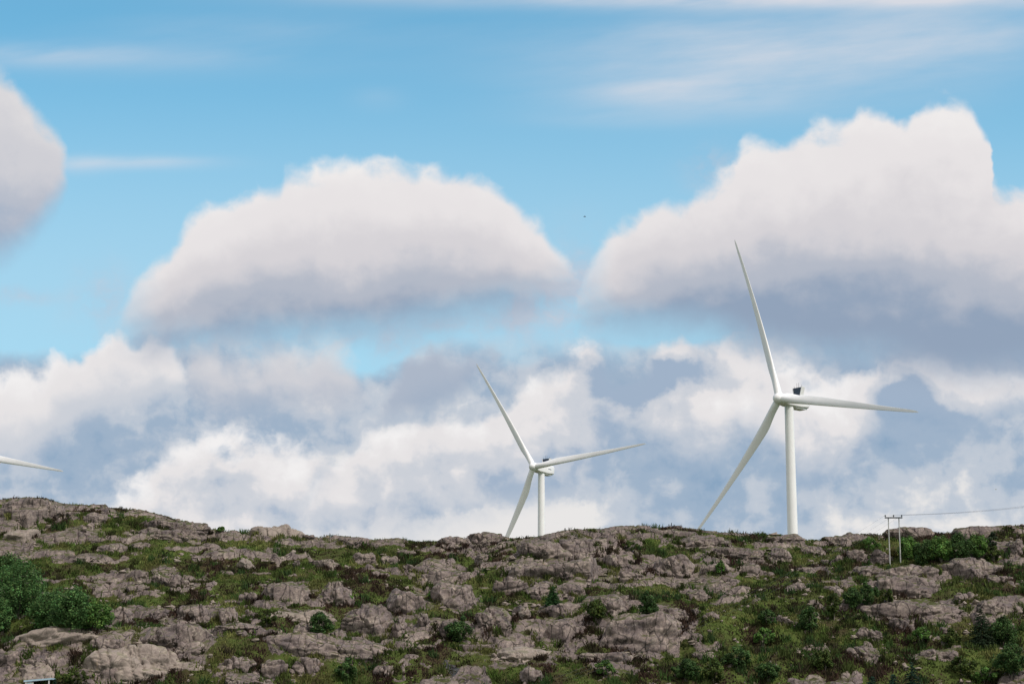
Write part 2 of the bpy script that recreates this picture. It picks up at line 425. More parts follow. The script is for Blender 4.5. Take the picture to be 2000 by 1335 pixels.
def tnoise(t, scale, detail=5, rough=0.6, vec_sock=None, stretch=None):
    g = nd(t, 'ShaderNodeNewGeometry')
    src = g.outputs['Position']
    if stretch:
        mp = nd(t, 'ShaderNodeMapping'); mp.inputs['Scale'].default_value = stretch
        t.links.new(src, mp.inputs[0]); src = mp.outputs[0]
    n = nd(t, 'ShaderNodeTexNoise')
    n.inputs['Scale'].default_value = scale; n.inputs['Detail'].default_value = detail; n.inputs['Roughness'].default_value = rough
    t.links.new(src, n.inputs['Vector'])
    return n.outputs['Fac']

def tramp(t, fac, stops):
    r = nd(t, 'ShaderNodeValToRGB'); e = r.color_ramp.elements
    e[0].position = stops[0][0]; e[1].position = stops[-1][0]
    for s in stops[1:-1]: e.new(s[0])
    for k, s in zip(e, stops): k.color = (*((s[1],) * 3 if isinstance(s[1], float) else s[1]), 1)
    t.links.new(fac, r.inputs[0])
    return r.outputs[0]

def tmix(t, fac, a, b, blend='MIX'):
    n = nd(t, 'ShaderNodeMix', data_type='RGBA', blend_type=blend)
    for i, v in ((0, fac), (6, a), (7, b)):
        if isinstance(v, (int, float)): n.inputs[i].default_value = v
        elif isinstance(v, tuple): n.inputs[i].default_value = (*v, 1)
        else: t.links.new(v, n.inputs[i])
    return n.outputs[2]

def tmath(t, op, a, b=0.0):
    n = nd(t, 'ShaderNodeMath', operation=op)
    for i, v in enumerate((a, b)):
        if isinstance(v, (int, float)): n.inputs[i].default_value = v
        else: t.links.new(v, n.inputs[i])
    return n.outputs[0]

ROCK_GAIN = 0.82
def cracks(t, scale, width):
    """joint lines: edges of stretched, warped cells; 1 = in the crack"""
    g = nd(t, 'ShaderNodeNewGeometry')
    mp = nd(t, 'ShaderNodeMapping'); mp.inputs['Scale'].default_value = (1.0, 0.55, 0.36); mp.inputs['Rotation'].default_value = (0.2, 0.35, 0.3)
    t.links.new(g.outputs['Position'], mp.inputs[0])
    wn = nd(t, 'ShaderNodeTexNoise'); wn.inputs['Scale'].default_value = 0.9; wn.inputs['Detail'].default_value = 4
    t.links.new(mp.outputs[0], wn.inputs['Vector'])
    add = nd(t, 'ShaderNodeVectorMath', operation='MULTIPLY_ADD')
    t.links.new(wn.outputs['Color'], add.inputs[0]); add.inputs[1].default_value = (0.9, 0.9, 0.9); t.links.new(mp.outputs[0], add.inputs[2])
    v = nd(t, 'ShaderNodeTexVoronoi', feature='DISTANCE_TO_EDGE'); v.inputs['Scale'].default_value = scale
    t.links.new(add.outputs[0], v.inputs['Vector'])
    return tramp(t, v.outputs['Distance'], [(width * .35, 1.0), (width, 0.0)])

def rock_colour(t):
    g = lambda *c: tuple(v * ROCK_GAIN for v in c)
    base = tramp(t, tnoise(t, 0.30, 7, 0.68), [(0.30, g(.125, .103, .102)), (0.44, g(.200, .158, .148)), (0.56, g(.285, .228, .204)), (0.70, g(.42, .345, .295))])
    grain = tramp(t, tnoise(t, 2.4, 7, 0.75), [(0.33, (.28, .27, .30)), (0.47, (.86, .86, .87)), (0.68, (1.5, 1.46, 1.38))])
    c = tmix(t, 0.6, base, grain, 'MULTIPLY')
    streak = tramp(t, tnoise(t, 0.9, 6, 0.7, stretch=(1.4, 1.4, 0.25)), [(0.33, (.30, .29, .31)), (0.47, (1.0, 1.0, 1.0))])
    c = tmix(t, 0.6, c, streak, 'MULTIPLY')
    lich = tramp(t, tnoise(t, 1.7, 7, 0.72), [(0.58, 0.0), (0.66, 1.0)])
    c = tmix(t, tmath(t, 'MULTIPLY', lich, 0.6), c, g(.44, .39, .33))
    och = tramp(t, tnoise(t, 0.55, 6, 0.7), [(0.63, 0.0), (0.70, 1.0)])
    c = tmix(t, tmath(t, 'MULTIPLY', och, 0.5), c, (.26, .17, .07))
    c = tmix(t, tmath(t, 'MULTIPLY', cracks(t, 0.45, 0.034), 0.78), c, (.028, .024, .022))
    c = tmix(t, tmath(t, 'MULTIPLY', cracks(t, 1.3, 0.035), 0.22), c, (.045, .038, .034))
    # moss and turf caught on the flat tops
    geo = nd(t, 'ShaderNodeNewGeometry'); sx = nd(t, 'ShaderNodeSeparateXYZ'); t.links.new(geo.outputs['Normal'], sx.inputs[0])
    up = tmath(t, 'MULTIPLY', tramp(t, sx.outputs[2], [(0.62, 0.0), (0.88, 1.0)]), tramp(t, tnoise(t, 0.6, 7, 0.72), [(0.47, 0.0), (0.53, 1.0)]))
    moss = tramp(t, tnoise(t, 0.9, 4), [(0.35, (.045, .038, .02)), (0.6, (.07, .08, .025))])
    return tmix(t, up, c, moss)

def bump(t, b, strength, scale, dist=0.15, detail=7):
    n = nd(t, 'ShaderNodeBump'); n.inputs['Strength'].default_value = strength; n.inputs['Distance'].default_value = dist
    t.links.new(tnoise(t, scale, detail, 0.7), n.inputs['Height'])
    t.links.new(n.outputs[0], b.inputs['Normal'])

def m_rock(t, b):
    t.links.new(rock_colour(t), b.inputs['Base Color']); bump(t, b, 0.55, 1.3, 0.28)
ROCK = material('rock', m_rock, 0.92, 0.15)
def m_pale(t, b):
    t.links.new(tmix(t, 0.35, rock_colour(t), tramp(t, tnoise(t, 0.5, 6, 0.7), [(0.35, (.33, .27, .225)), (0.65, (.50, .42, .35))])), b.inputs['Base Color']); bump(t, b, 0.5, 1.3, 0.26)
PALE_ROCK = material('pale_rock', m_pale, 0.92, 0.15)

def heath_colour(t):
    c = tramp(t, tnoise(t, 0.16, 6, 0.65, stretch=(1, 0.6, 1)), [(0.30, (.042, .029, .019)), (0.40, (.055, .047, .022)), (0.50, (.058, .072, .020)), (0.62, (.075, .105, .025)), (0.75, (.10, .11, .034))])
    f = tramp(t, tnoise(t, 1.8, 5, 0.7), [(0.3, (.55, .5, .5)), (0.7, (1.3, 1.3, 1.2))])
    return tmix(t, 0.8, c, f, 'MULTIPLY')

def m_hill(t, b):
    a = nd(t, 'ShaderNodeAttribute', attribute_name='rock')
    edge = tmath(t, 'ADD', a.outputs['Fac'], tmath(t, 'MULTIPLY', tmath(t, 'SUBTRACT', tnoise(t, 0.9, 7, 0.72), 0.5), 1.5))
    k = tramp(t, edge, [(0.42, 0.0), (0.58, 1.0)])
    t.links.new(tmix(t, k, heath_colour(t), rock_colour(t)), b.inputs['Base Color']); bump(t, b, 0.8, 1.8, 0.3)
HILL = material('hillside', m_hill, 0.95, 0.1)

def m_attr(name, rough=0.8, spec=0.2, trans=0.25):
    def f(t, b):
        a = nd(t, 'ShaderNodeAttribute', attribute_name='tint')
        t.links.new(a.outputs['Color'], b.inputs['Base Color'])
        tr = nd(t, 'ShaderNodeBsdfTranslucent'); t.links.new(a.outputs['Color'], tr.inputs[0])
        mx = nd(t, 'ShaderNodeMixShader'); mx.inputs[0].default_value = trans
        t.links.new(b.outputs[0], mx.inputs[1]); t.links.new(tr.outputs[0], mx.inputs[2])
        t.links.new(mx.outputs[0], t.nodes['Material Output'].inputs[0])
    return material(name, f, rough, spec)
LEAF = m_attr('leaf')
TURF = m_attr('turf', 0.9, 0.1, 0.15)
def m_bark(t, b): t.links.new(tramp(t, tnoise(t, 6, 4), [(0.3, (.10, .08, .065)), (0.7, (.24, .21, .18))]), b.inputs['Base Color'])
BARK = material('bark', m_bark)
def plain(name, c, rough=0.5, spec=0.4, vary=0.12, scale=0.6, metal=0.0):
    def f(t, b):
        d = tuple(v * (1 - vary) for v in c)
        t.links.new(tramp(t, tnoise(t, scale, 4), [(0.35, d), (0.65, c)]), b.inputs['Base Color'])
        b.inputs['Metallic'].default_value = metal
    return material(name, f, rough, spec)
WHITE_PAINT = plain('white_paint', (.86, .835, .84), 0.35, 0.45, 0.05, 0.25)
COOLER_DARK = plain('cooler_dark', (.035, .05, .08), 0.5, 0.4)
STEEL_DARK = plain('dark_steel', (.05, .055, .065), 0.5, 0.4)
WOOD_POLE = plain('weathered_wood', (.55, .54, .52), 0.85, 0.1, 0.35, 3.0)
PALE_BLUE = plain('pale_blue_paint', (.42, .56, .66), 0.5, 0.3, 0.15, 2.0)
CREAM = plain('white_board', (.62, .62, .60), 0.6, 0.3, 0.15, 2.0)
PALE_BIRD = plain('pale_feathers', (.6, .6, .6), 0.8, 0.1)
BIRD = plain('dark_feathers', (.05, .05, .055), 0.8, 0.1)
def m_water(t, b):
    t.links.new(tramp(t, tnoise(t, 1.2, 4), [(0.38, (.015, .015, .016)), (0.62, (.10, .095, .09))]), b.inputs['Base Color']); bump(t, b, 1.0, 2.2, 0.4)
WATER = material('stream_water', m_water, 0.4, 0.35)

# ------------------------------------------------------------------ hillside: one sheet to the horizon
def axis(parts):
    out = []
    for a, b, n in parts: out.append(np.linspace(a, b, n, endpoint=False))
    return np.concatenate(out + [[parts[-1][1]]])

rowsY = axis([(-200, 0, 8), (0, 220, 40), (220, 296, 60), (296, 432, 560), (432, 470, 50), (470, 800, 50), (800, 9000, 40)])
colsT = axis([(-6.0, -0.8, 30), (-0.8, -0.32, 60), (-0.32, 0.32, 1100), (0.32, 0.8, 60), (0.8, 6.0, 30)])
GY, GT = np.meshgrid(rowsY, colsT, indexing='ij')
GX = GT * np.maximum(GY, 120.0)
GZ, GM = height(GX, GY, True)
nr, nc = GY.shape
idx = np.arange(nr * nc).reshape(nr, nc)
quads = np.stack([idx[:-1, :-1], idx[:-1, 1:], idx[1:, 1:], idx[1:, :-1]], -1).reshape(-1, 4)
hill = new_mesh('hillside', np.stack([GX, GY, GZ], -1).reshape(-1, 3), quads, HILL, attrs={'rock': GM.ravel()})
tag(hill, 'rocky green hillside of heather, grass and bare rock', None, None, 'structure')

_ys = np.arange(250.0, 452.0, 0.25)
def hit(px, py):
    """where the line of sight through a point of the photograph meets the ground"""
    tx, tz = ray(px, py)
    h = height(tx * _ys, _ys)
    d = EYE + tz * _ys - h
    below = np.nonzero(d < 0)[0]
    Y = _ys[below[0]] if len(below) else 424.0
    return Vector((tx * Y, Y, float(height(np.array([tx * Y]), np.array([Y]))[0])))

# ------------------------------------------------------------------ rocks
RIM = []                                       # front edges of rocks, where heather grows against them
OCC = []                                       # ground covered by rocks and bushes: (x, y, radius x, radius y)
def rock_mesh(name, cx, cy, w, h, box, tilt, seed, depth=0.9, mat=None, crack=1.0, parent=None):
    base = hit(cx, cy + h * 0.45)
    Y = base.y; k = Y / FPX
    a, c = w * k * 0.50, h * k
    b = max(a * depth, c * 0.9, 0.4); b = min(b, 7.0, 2.3 * c + 0.4)
    X0 = x_at(cx, cy, Y); yc = Y + b * 0.9
    gz, gc = (float(q) for q in height(np.array([X0, X0]), np.array([Y, yc])))
    c = max(z_at(cx, cy - h * 0.40, Y + 0.75 * b) - gz, gc - gz + 0.22 * h * k)
    c = min(c, 1.25 * h * k + 0.5 * max(0.0, gc - gz))   # its top stands as high as in the photograph
    rnd = np.random.default_rng(seed)
    nu = int(np.clip(2 * math.pi * a / 0.15, 28, 230)); nv = int(np.clip((c + b) / 0.12, 16, 80))
    th = np.linspace(0, 2 * math.pi, nu, endpoint=False)
    ph = np.linspace(0.0, math.radians(112), nv)
    PH, TH = np.meshgrid(ph, th, indexing='ij')
    PS = np.minimum(PH, math.pi / 2)           # straight skirt below the widest line
    n = np.stack([np.sin(PS) * np.cos(TH), np.sin(PS) * np.sin(TH), np.cos(PS)], -1)
    skirt = np.maximum(0, PH - math.pi / 2) / 0.38
    r = (np.abs(n) ** box).sum(-1) ** (-1.0 / box)
    s1, s2, s3 = rnd.uniform(0, 90, 3)
    r = r * (1 + 0.30 * fbm(n[..., 0] * 1.3 + s1, n[..., 1] * 1.3 + s2, n[..., 2] * 1.3 + s3, 3, seed))
    P = n * r[..., None] * np.array([a, b, c])
    nrm = n / np.array([a, b, c]); nrm /= np.linalg.norm(nrm, axis=-1, keepdims=True)
    for i in range(rnd.integers(2, 6) if box > 2.65 else 1):        # broken faces
        m = rnd.normal(size=3) * np.array([1, 1, 0.45]); m[1] -= 0.5; m /= np.linalg.norm(m)
        off = rnd.uniform(0.62, 0.95) * np.linalg.norm(m * np.array([a, b, c]))
        P = P - m * (np.maximum(0, P @ m - off) * 0.85)[..., None]
    P[..., 2] -= skirt * (0.5 + 0.45 * b)
    size = min(a, 3.0)
    # jointing: steep cracks, gently dipping sheets; blocks stand a little proud of one another
    for m, sp, amp in (((0.93, 0.3, rnd.uniform(-.3, .3)), rnd.uniform(.8, 1.5), 1.0), ((rnd.uniform(-.5, .5), 0.9, 0.3), rnd.uniform(1.1, 2.2), 0.7),
                       ((math.sin(tilt) + rnd.uniform(-.1, .1), -0.15, 1.0), rnd.uniform(.8, 1.7), 0.45)):
        m = np.array(m) / np.linalg.norm(m); sp = sp * (0.75 + 0.35 * size)
        q = (P @ m) / sp + 0.28 * fbm(P[..., 0] / 1.4 + s1, P[..., 1] / 1.4, P[..., 2] / 1.4 + s2, 3, seed + 7) + rnd.uniform(0, 1)
        j = np.round(q).astype(np.int64); fr = np.abs(q - j) * sp
        zero = np.zeros_like(j)
        on = (_hash(j, zero, zero, seed) % np.uint32(100)) < (76 if box > 2.75 else 46)
        cell = (_hash(np.floor(q).astype(np.int64), zero, zero, seed + 5) % np.uint32(1000)) / 1000.0 - 0.5
        wd = 0.16
        P = P + nrm * ((1.35 if box > 2.75 else 0.9) * crack * amp * (cell * 0.13 * min(size, 1.6) - np.exp(-(fr / wd) ** 2) * on * 0.52 * min(1.0, size)))[..., None]
    P = P + nrm * (0.075 * min(size, 1.5) * fbm(P[..., 0] * .6 + s3, P[..., 1] * .6, P[..., 2] * .7, 4, seed + 9, 0.5))[..., None]
    ct, st_ = math.cos(tilt), math.sin(tilt)
    P = np.stack([P[..., 0] * ct + P[..., 2] * st_, P[..., 1], -P[..., 0] * st_ * 0.9 + P[..., 2] * ct], -1)
    idx = np.arange(nv * nu).reshape(nv, nu)
    nx = np.roll(idx, -1, 1)
    q4 = np.stack([idx[:-1], idx[1:], nx[1:], nx[:-1]], -1).reshape(-1, 4)
    RIM.append((X0, yc, a, b))
    OCC.append((X0, yc, a * 0.8, b * 0.7))
    return P.reshape(-1, 3), q4, Vector((X0, yc, gz))

def rock(cx, cy, w, h, box=2.6, tilt=0, label=None, depth=0.9, cat='rock', name='rock_outcrop', crack=1.0):
    seed = int(cx * 7 + cy * 13) % 9973
    v, f, loc = rock_mesh(name, cx, cy, w, h, box, math.radians(tilt), seed, depth, crack=crack)
    if label is None: return v + np.array(loc), f
    o = new_mesh(name, v, f, PALE_ROCK if label and (cx, cy) in PALE else ROCK, loc=loc)
    tag(o, label, cat, 'rocks and outcrops on the hillside')
    return o

PALE = {(95, 1255), (268, 1313), (66, 1326), (1021, 1277), (35, 1044), (475, 1101), (582, 1204), (533, 1038)}
B, D_ = 'boulder', 'rock_outcrop'
ROCKS = [
 # left hill
 (50, 991, 128, 38, 2.6, 0, 'large grey rock dome forming the hilltop at the far left edge', D_),
 (181, 1011, 56, 24, 2.6, 6, 'smooth humped rock just right of the far left hilltop dome', D_),
 (132, 1007, 48, 15, 2.6, 4, None, D_), (183, 1024, 34, 14, 2.6, 12, None, D_), (225, 1009, 15, 11, 2.8, 0, 'small upright boulder under the left skyline, right of a humped rock', B),
 (225, 1026, 15, 9, 2.6, 0, None, B),
 (330, 1027, 150, 22, 3.0, 4, 'long flat rock ledge along the left skyline where it slopes down', D_),
 (330, 1045, 170, 22, 3.2, 2, 'long cracked ledge directly below the flat skyline ledge on the left', D_),
 (35, 1044, 70, 22, 2.6, -6, 'pale sloping slab at the left edge below the hilltop dome', D_),
 (130, 1054, 172, 25, 2.8, 3, 'broad layered grey ledge in the left hillside above the brown heather', D_),
 (210, 1075, 66, 13, 2.6, -3, None, D_), (270, 1066, 40, 16, 2.6, -5, None, D_),
 (475, 1101, 36, 25, 2.3, 4, 'pale rounded boulder alone in the grass left of centre', B),
 (440, 1118, 26, 9, 2.6, 5, None, B), (270, 1121, 44, 17, 2.6, 12, None, D_),
 (330, 1136, 82, 32, 2.8, 14, 'jagged slanting rock outcrop at the right end of the brown heather', D_),
 (350, 1155, 70, 18, 2.8, 5, None, D_), (270, 1148, 44, 14, 2.6, -8, None, D_),
 (378, 1197, 66, 38, 2.8, 0, 'blocky grey outcrop above the foreground ridge, right of the willow thicket', D_),
 (445, 1202, 42, 34, 2.4, 0, 'large rounded pale boulder left of centre, among broken blocks', B),
 (482, 1167, 42, 24, 2.8, 0, 'cluster of pale broken blocks above the large rounded boulder', D_),
 (485, 1199, 32, 24, 3.0, 0, 'squarish block touching the right side of the large rounded boulder', B),
 (233, 1204, 48, 40, 2.8, 0, 'dark stained outcrop at the right end of the willow thicket', D_),
 (298, 1203, 24, 28, 2.8, 0, 'narrow upright rock between the willow thicket and the blocky outcrop', B),
 (455, 1226, 84, 20, 2.6, -3, None, D_), (343, 1197, 20, 8, 2.6, 0, None, B),
 # foreground ridge
 (95, 1255, 200, 20, 2.6, -8, 'pale curved slab climbing along the crest of the foreground ridge at left', D_),
 (345, 1251, 195, 38, 2.8, 4, 'broad weathered grey hump topping the foreground ridge', D_),
 (345, 1279, 90, 30, 2.8, 0, 'grey rock face below the broad hump of the foreground ridge', D_),
 (205, 1268, 70, 28, 2.6, 0, None, D_),
 (458, 1296, 66, 26, 3.2, 0, 'low dark block at the right foot of the foreground ridge', D_),
 (268, 1313, 250, 24, 2.6, 5, 'long smooth tan slab at the bottom left', D_), (83, 1302, 108, 24, 2.6, 4, 'rough dark and tan rock at bottom left above the blue roof', D_),
 (66, 1326, 72, 24, 2.4, 0, 'rounded tan rock right behind the pale blue roof', D_),
 (20, 1290, 60, 20, 2.6, 5, None, D_), (480, 1332, 100, 14, 2.6, 4, None, D_), (190, 1331, 110, 14, 2.6, 3, None, D_),
 (529, 1310, 62, 40, 3.0, 0, 'blunt grey rock face at the bottom, left one of a pair with a dark gap', D_),
 (600, 1306, 70, 42, 3.2, 0, 'blunt cracked rock face at the bottom, right one of a pair with a dark gap', D_),
 (640, 1272, 250, 26, 2.6, 6, 'wide low shelf of orange stained rock below the fractured crag', D_),
 (750, 1310, 44, 22, 2.8, 0, None, D_),
 # centre left
 (533, 1038, 106, 30, 2.5, 0, 'tan rock hump with yellow lichen on the skyline left of centre', D_),
 (602, 1048, 34, 14, 2.5, 4, 'small tan hump beside the yellow lichened skyline rock', D_), (678, 1057, 58, 14, 2.8, 2, 'flat tan rock on the skyline in the left centre dip', D_),
 (709, 1090, 52, 29, 3.2, 0, 'boxy grey boulder below the skyline dip left of the middle turbine', B),
 (763, 1092, 44, 18, 2.6, 2, 'low rounded rock just right of the boxy grey boulder', B), (788, 1078, 46, 13, 2.6, 0, None, D_),
 (632, 1100, 60, 20, 2.8, 0, 'group of small blocks in grass left of the boxy grey boulder', D_), (578, 1101, 20, 20, 2.8, 0, None, B),
 (796, 1110, 30, 19, 2.8, 0, None, B), (833, 1114, 50, 14, 2.8, 0, None, D_), (740, 1121, 44, 17, 3.0, 0, 'flat topped block with rusty top beneath the boxy boulder', B), (695, 1119, 26, 8, 2.6, 0, None, B),
 (560, 1159, 102, 42, 2.4, 6, 'broad grey dome in the grass left of centre', D_),
 (650, 1160, 72, 48, 2.6, 14, 'dark wet streaked rock face right of the broad grey dome', D_),
 (582, 1204, 134, 30, 2.8, -6, 'pale jointed ledge above the round dark bush', D_), (590, 1232, 36, 26, 2.6, -10, 'sloping grey rock touching the left of the round dark bush', D_),
 (716, 1214, 96, 66, 2.8, -8, 'big fractured crag right of the round dark bush', D_), (656, 1242, 42, 28, 2.8, -8, 'split boulder at the foot of the fractured crag', B),
 (690, 1222, 34, 24, 2.8, 0, None, B), (740, 1248, 22, 8, 2.5, 0, None, B),
 (788, 1174, 84, 56, 2.4, -10, 'smooth slanting rock rising above the fractured crag', D_), (865, 1130, 124, 34, 2.6, -9, 'long smooth whaleback rock below the skyline right of centre left', D_),
 (888, 1161, 84, 60, 2.5, -6, 'tall smooth bulging rock face in the centre of the hill', D_), (965, 1205, 76, 58, 3.0, -4, 'steep blocky cliff in the centre above the flat pale slab', D_),
 (866, 1228, 30, 46, 2.8, 4, 'narrow pillar of rock left of the dark bush in the centre', D_), (830, 1210, 22, 32, 2.6, -12, None, B),
 (998, 1145, 70, 42, 2.8, -4, None, D_), (778, 1228, 30, 40, 2.8, 0, None, D_),
 # skyline centre
 (884, 1055, 64, 22, 2.4, 0, 'rounded grey dome on the skyline left of the middle turbine', D_), (955, 1053, 82, 26, 2.5, 0, 'second rounded skyline rock, touching the lower blade of the middle turbine', D_),
 (900, 1069, 110, 13, 3.0, 0, None, D_), (952, 1087, 46, 18, 2.6, 0, None, D_),
 (1090, 1047, 76, 16, 2.6, -4, 'flat skyline slab right of the middle turbine tower', D_), (1200, 1042, 70, 12, 2.8, 0, None, D_), (1306, 1041, 106, 15, 2.7, 0, 'flat skyline slab under the little cairn', D_),
 (1374, 1059, 110, 23, 2.7, 0, 'wide rock hump on the skyline below the near turbine blade tip', D_),
 # centre right
 (1060, 1082, 120, 30, 2.5, -6, None, D_), (1155, 1078, 130, 26, 2.6, 0, None, D_), (1030, 1112, 84, 34, 2.6, -6, None, D_), (1205, 1098, 90, 34, 2.6, 3, None, D_), (1150, 1062, 120, 18, 2.6, 0, None, D_),
 (1108, 1112, 190, 42, 2.5, -5, 'very broad bare rock expanse below the skyline right of the middle turbine', D_),
 (1316, 1105, 88, 50, 2.6, 3, 'fractured grey dome right of the very broad rock expanse', D_), (1235, 1121, 52, 27, 2.8, 0, 'undercut boulder left of the fractured grey dome', B),
 (1433, 1082, 136, 24, 3.0, 0, 'long blocky ledge below the skyline left of the near turbine tower', D_), (1400, 1109, 54, 24, 3.0, 0, None, D_), (1467, 1118, 60, 16, 3.0, 0, None, D_),
 (1360, 1163, 52, 28, 2.5, 6, 'rounded boulder in grass below the fractured grey dome', B), (1325, 1146, 16, 12, 2.8, 0, None, B), (1340, 1143, 26, 10, 2.8, 6, None, B),
 (1054, 1155, 54, 38, 2.8, -4, None, D_), (1114, 1152, 70, 19, 2.8, -4, None, D_), (1017, 1193, 40, 32, 2.8, 0, None, D_), (1105, 1190, 98, 24, 2.9, -4, None, D_),
 (1200, 1186, 86, 44, 3.2, 0, 'steep jointed cliff between two small birches right of centre', D_), (1300, 1203, 52, 30, 3.2, 0, 'low cliff of upright blocks right of the jointed cliff', D_), (1335, 1204, 38, 28, 3.2, 0, None, D_), (1360, 1197, 30, 30, 2.8, 0, None, D_), (1388, 1205, 46, 14, 2.8, 0, None, B),
 (1106, 1240, 90, 34, 2.7, 0, 'speckled low outcrop right of the centre cliff, above the flat pale slab', D_), (1250, 1250, 186, 32, 2.6, 3, 'wide crumbling pale outcrop in the lower centre right', D_),
 (1047, 1242, 30, 20, 2.6, 0, None, B), (1362, 1241, 22, 12, 2.6, 0, None, B),
 (1021, 1277, 152, 32, 2.6, 2, 'flat pale speckled slab in the lower centre', D_), (837, 1263, 46, 17, 3.2, 0, 'row of pale squared blocks left of the flat pale slab', D_), (922, 1262, 80, 9, 3.0, 0, None, D_),
 (1195, 1283, 126, 26, 2.7, 6, 'low dark streaked rock below the wide crumbling outcrop', D_), (1038, 1320, 46, 34, 2.7, 0, 'layered block at the bottom edge right of the stream', D_), (1376, 1280, 58, 18, 2.7, 0, None, D_),
 # right
 (1537, 1051, 80, 18, 2.4, 0, 'low skyline hump at the foot of the near turbine tower', D_), (1525, 1084, 54, 40, 2.9, 0, 'fractured rock face below the near turbine tower', D_), (1586, 1075, 54, 19, 2.6, 0, 'smooth rock right of the fractured face under the near turbine', D_),
 (1664, 1053, 104, 24, 2.5, 0, 'rounded skyline hump left of the twin pole', D_), (1789, 1042, 104, 28, 3.4, 0, 'massive block shaped rock on the skyline right of the twin pole', D_), (1920, 1038, 112, 26, 2.7, -6, 'long rock rib on the skyline above the green thicket at right', D_),
 (1677, 1083, 46, 18, 2.6, 8, None, D_), (1612, 1097, 24, 13, 2.8, 0, None, B), (1637, 1097, 28, 13, 2.8, 0, 'flat block in grass left of the twin pole', B), (1697, 1113, 68, 24, 2.7, 3, 'low rounded rock at the left foot of the twin pole', D_), (1724, 1089, 44, 28, 2.8, 0, 'broken rock between the two legs of the twin pole', D_),
 (1780, 1119, 118, 30, 2.5, -11, 'long smooth slab slanting up to the right below the twin pole', D_), (1772, 1144, 150, 48, 2.5, -8, 'big cracked rock face under the smooth slanting slab at right', D_),
 (1905, 1112, 140, 46, 2.7, 0, 'broad terraced rock below the green thicket at right', D_), (1988, 1066, 34, 34, 2.6, 0, 'rounded grey rock at the right edge just below the skyline', D_),
 (1805, 1191, 200, 36, 2.6, 3, 'wide speckled rock shelf in the right hillside', D_), (1765, 1218, 54, 28, 2.5, 0, 'rounded knob under the left end of the wide speckled shelf', D_), (1957, 1187, 92, 34, 2.7, 8, 'pale sloping slab at the right edge above the dark bushes', D_), (1922, 1212, 56, 40, 2.6, 0, None, D_), (1892, 1165, 46, 22, 2.8, 0, None, D_),
 (1702, 1240, 62, 28, 2.9, 0, 'solitary rounded boulder split at one end, lower right', B), (1690, 1276, 64, 42, 2.8, 0, 'heap of pale fractured rock below the split boulder', D_), (1835, 1279, 84, 18, 2.8, 0, 'low pale rocks in heather at lower right', D_),
 (1559, 1147, 48, 20, 2.7, -8, 'slanting pale rock below the near turbine, in grass', D_), (1630, 1152, 48, 22, 2.7, -4, 'grey rock beside the pale slanting one, further right', D_), (1528, 1212, 62, 24, 2.7, 6, None, D_), (1850, 1232, 40, 16, 2.6, 0, None, B), (1975, 1225, 40, 22, 2.6, 0, None, D_), (1955, 1130, 60, 22, 2.8, 0, None, D_),
]
bv, bf, off = [], [], 0
for cx, cy, w, h, box, tilt, label, kind in ROCKS:
    r = rock(cx, cy, w, h, box, tilt, label, name=kind, cat='boulder' if kind == B else 'rock', crack=0.6 if box < 2.5 else 1.0)
    if label is None:
        bv.append(r[0]); bf.append(r[1] + off); off += len(r[0])
tag(new_mesh('bedrock', np.concatenate(bv), np.concatenate(bf), ROCK), 'bare bedrock showing through the turf', None, None, 'structure')

def apron(X, Y):
    """bare rock between and around the big outcrops, which are all one bedrock"""
    wx = X + 2.2 * fbm(X / 5, Y / 4, 2.0, 3, 611); wy = Y + 2.2 * fbm(X / 6, Y / 4, 6.0, 3, 613)
    d = np.full(X.shape, 9.0)
    for x, y, a, b in RIM:
        if a > 3.3:
            k = np.abs(X - x) < 2.2 * a + 6
            e = -0.6 if x < -24 and y > 325 else (0.5 if x > 60 or x < -24 else 1.2)
            if k.any(): d[k] = np.minimum(d[k], ((wx[k] - x) / (a + e)) ** 2 + ((wy[k] - y) / (b + 1.9 * e)) ** 2)
    return 1 - sstep(d, .75, 1.15)
sel = (GY > 285) & (GY < 440) & (np.abs(GT) < 0.33)
GM[sel] = np.maximum(GM[sel], apron(GX[sel], GY[sel]) * 0.9)
hill.data.attributes['rock'].data.foreach_set('value', GM.ravel().astype(np.float32))

# loose stones lying about: one scatter
rs = np.random.default_rng(77)
N = 5200
tx = rs.uniform(-0.30, 0.30, N); Y = 300 + 122 * rs.uniform(0, 1, N) ** 0.8; X = tx * Y
clump = fbm(X / 8, Y / 10, 2.2, 2, 201)
keep = clump + rs.normal(0, .16, N) > 0.02
X, Y = X[keep], Y[keep]; Z = height(X, Y); N = len(X)
ico = np.array([(math.cos(t) * c, math.sin(t) * c, s) for s, c in ((-.6, .7), (.15, 1), (.75, .55)) for t in np.arange(6) * math.pi / 3 + s] + [(0, 0, 1)])
icf = [(i, (i + 1) % 6, 6 + (i + 1) % 6, 6 + i) for i in range(6)] + [(6 + i, 6 + (i + 1) % 6, 12 + (i + 1) % 6, 12 + i) for i in range(6)] + [(12 + i, 12 + (i + 1) % 6, 18, 18) for i in range(6)]
tri = np.array([t for q in icf for t in ((q[0], q[1], q[2]), (q[0], q[2], q[3]))  if len(set(t)) == 3])
size = 0.16 + 0.5 * rs.uniform(0, 1, N) ** 3
V3 = ico[None] * (1 + 0.35 * rs.normal(size=(N, len(ico), 1))) * size[:, None, None] * np.stack([rs.uniform(.8, 1.6, N), np.ones(N), rs.uniform(.5, .9, N)], -1)[:, None]
V3 = V3 + np.stack([X, Y, Z + size * 0.15], -1)[:, None]
F3 = tri[None] + (np.arange(N) * len(ico))[:, None, None]
tag(new_mesh('loose_stones', V3.reshape(-1, 3), F3.reshape(-1, 3), PALE_ROCK, smooth_shade=False), 'loose pale stones scattered over the slope', None, None, 'stuff')

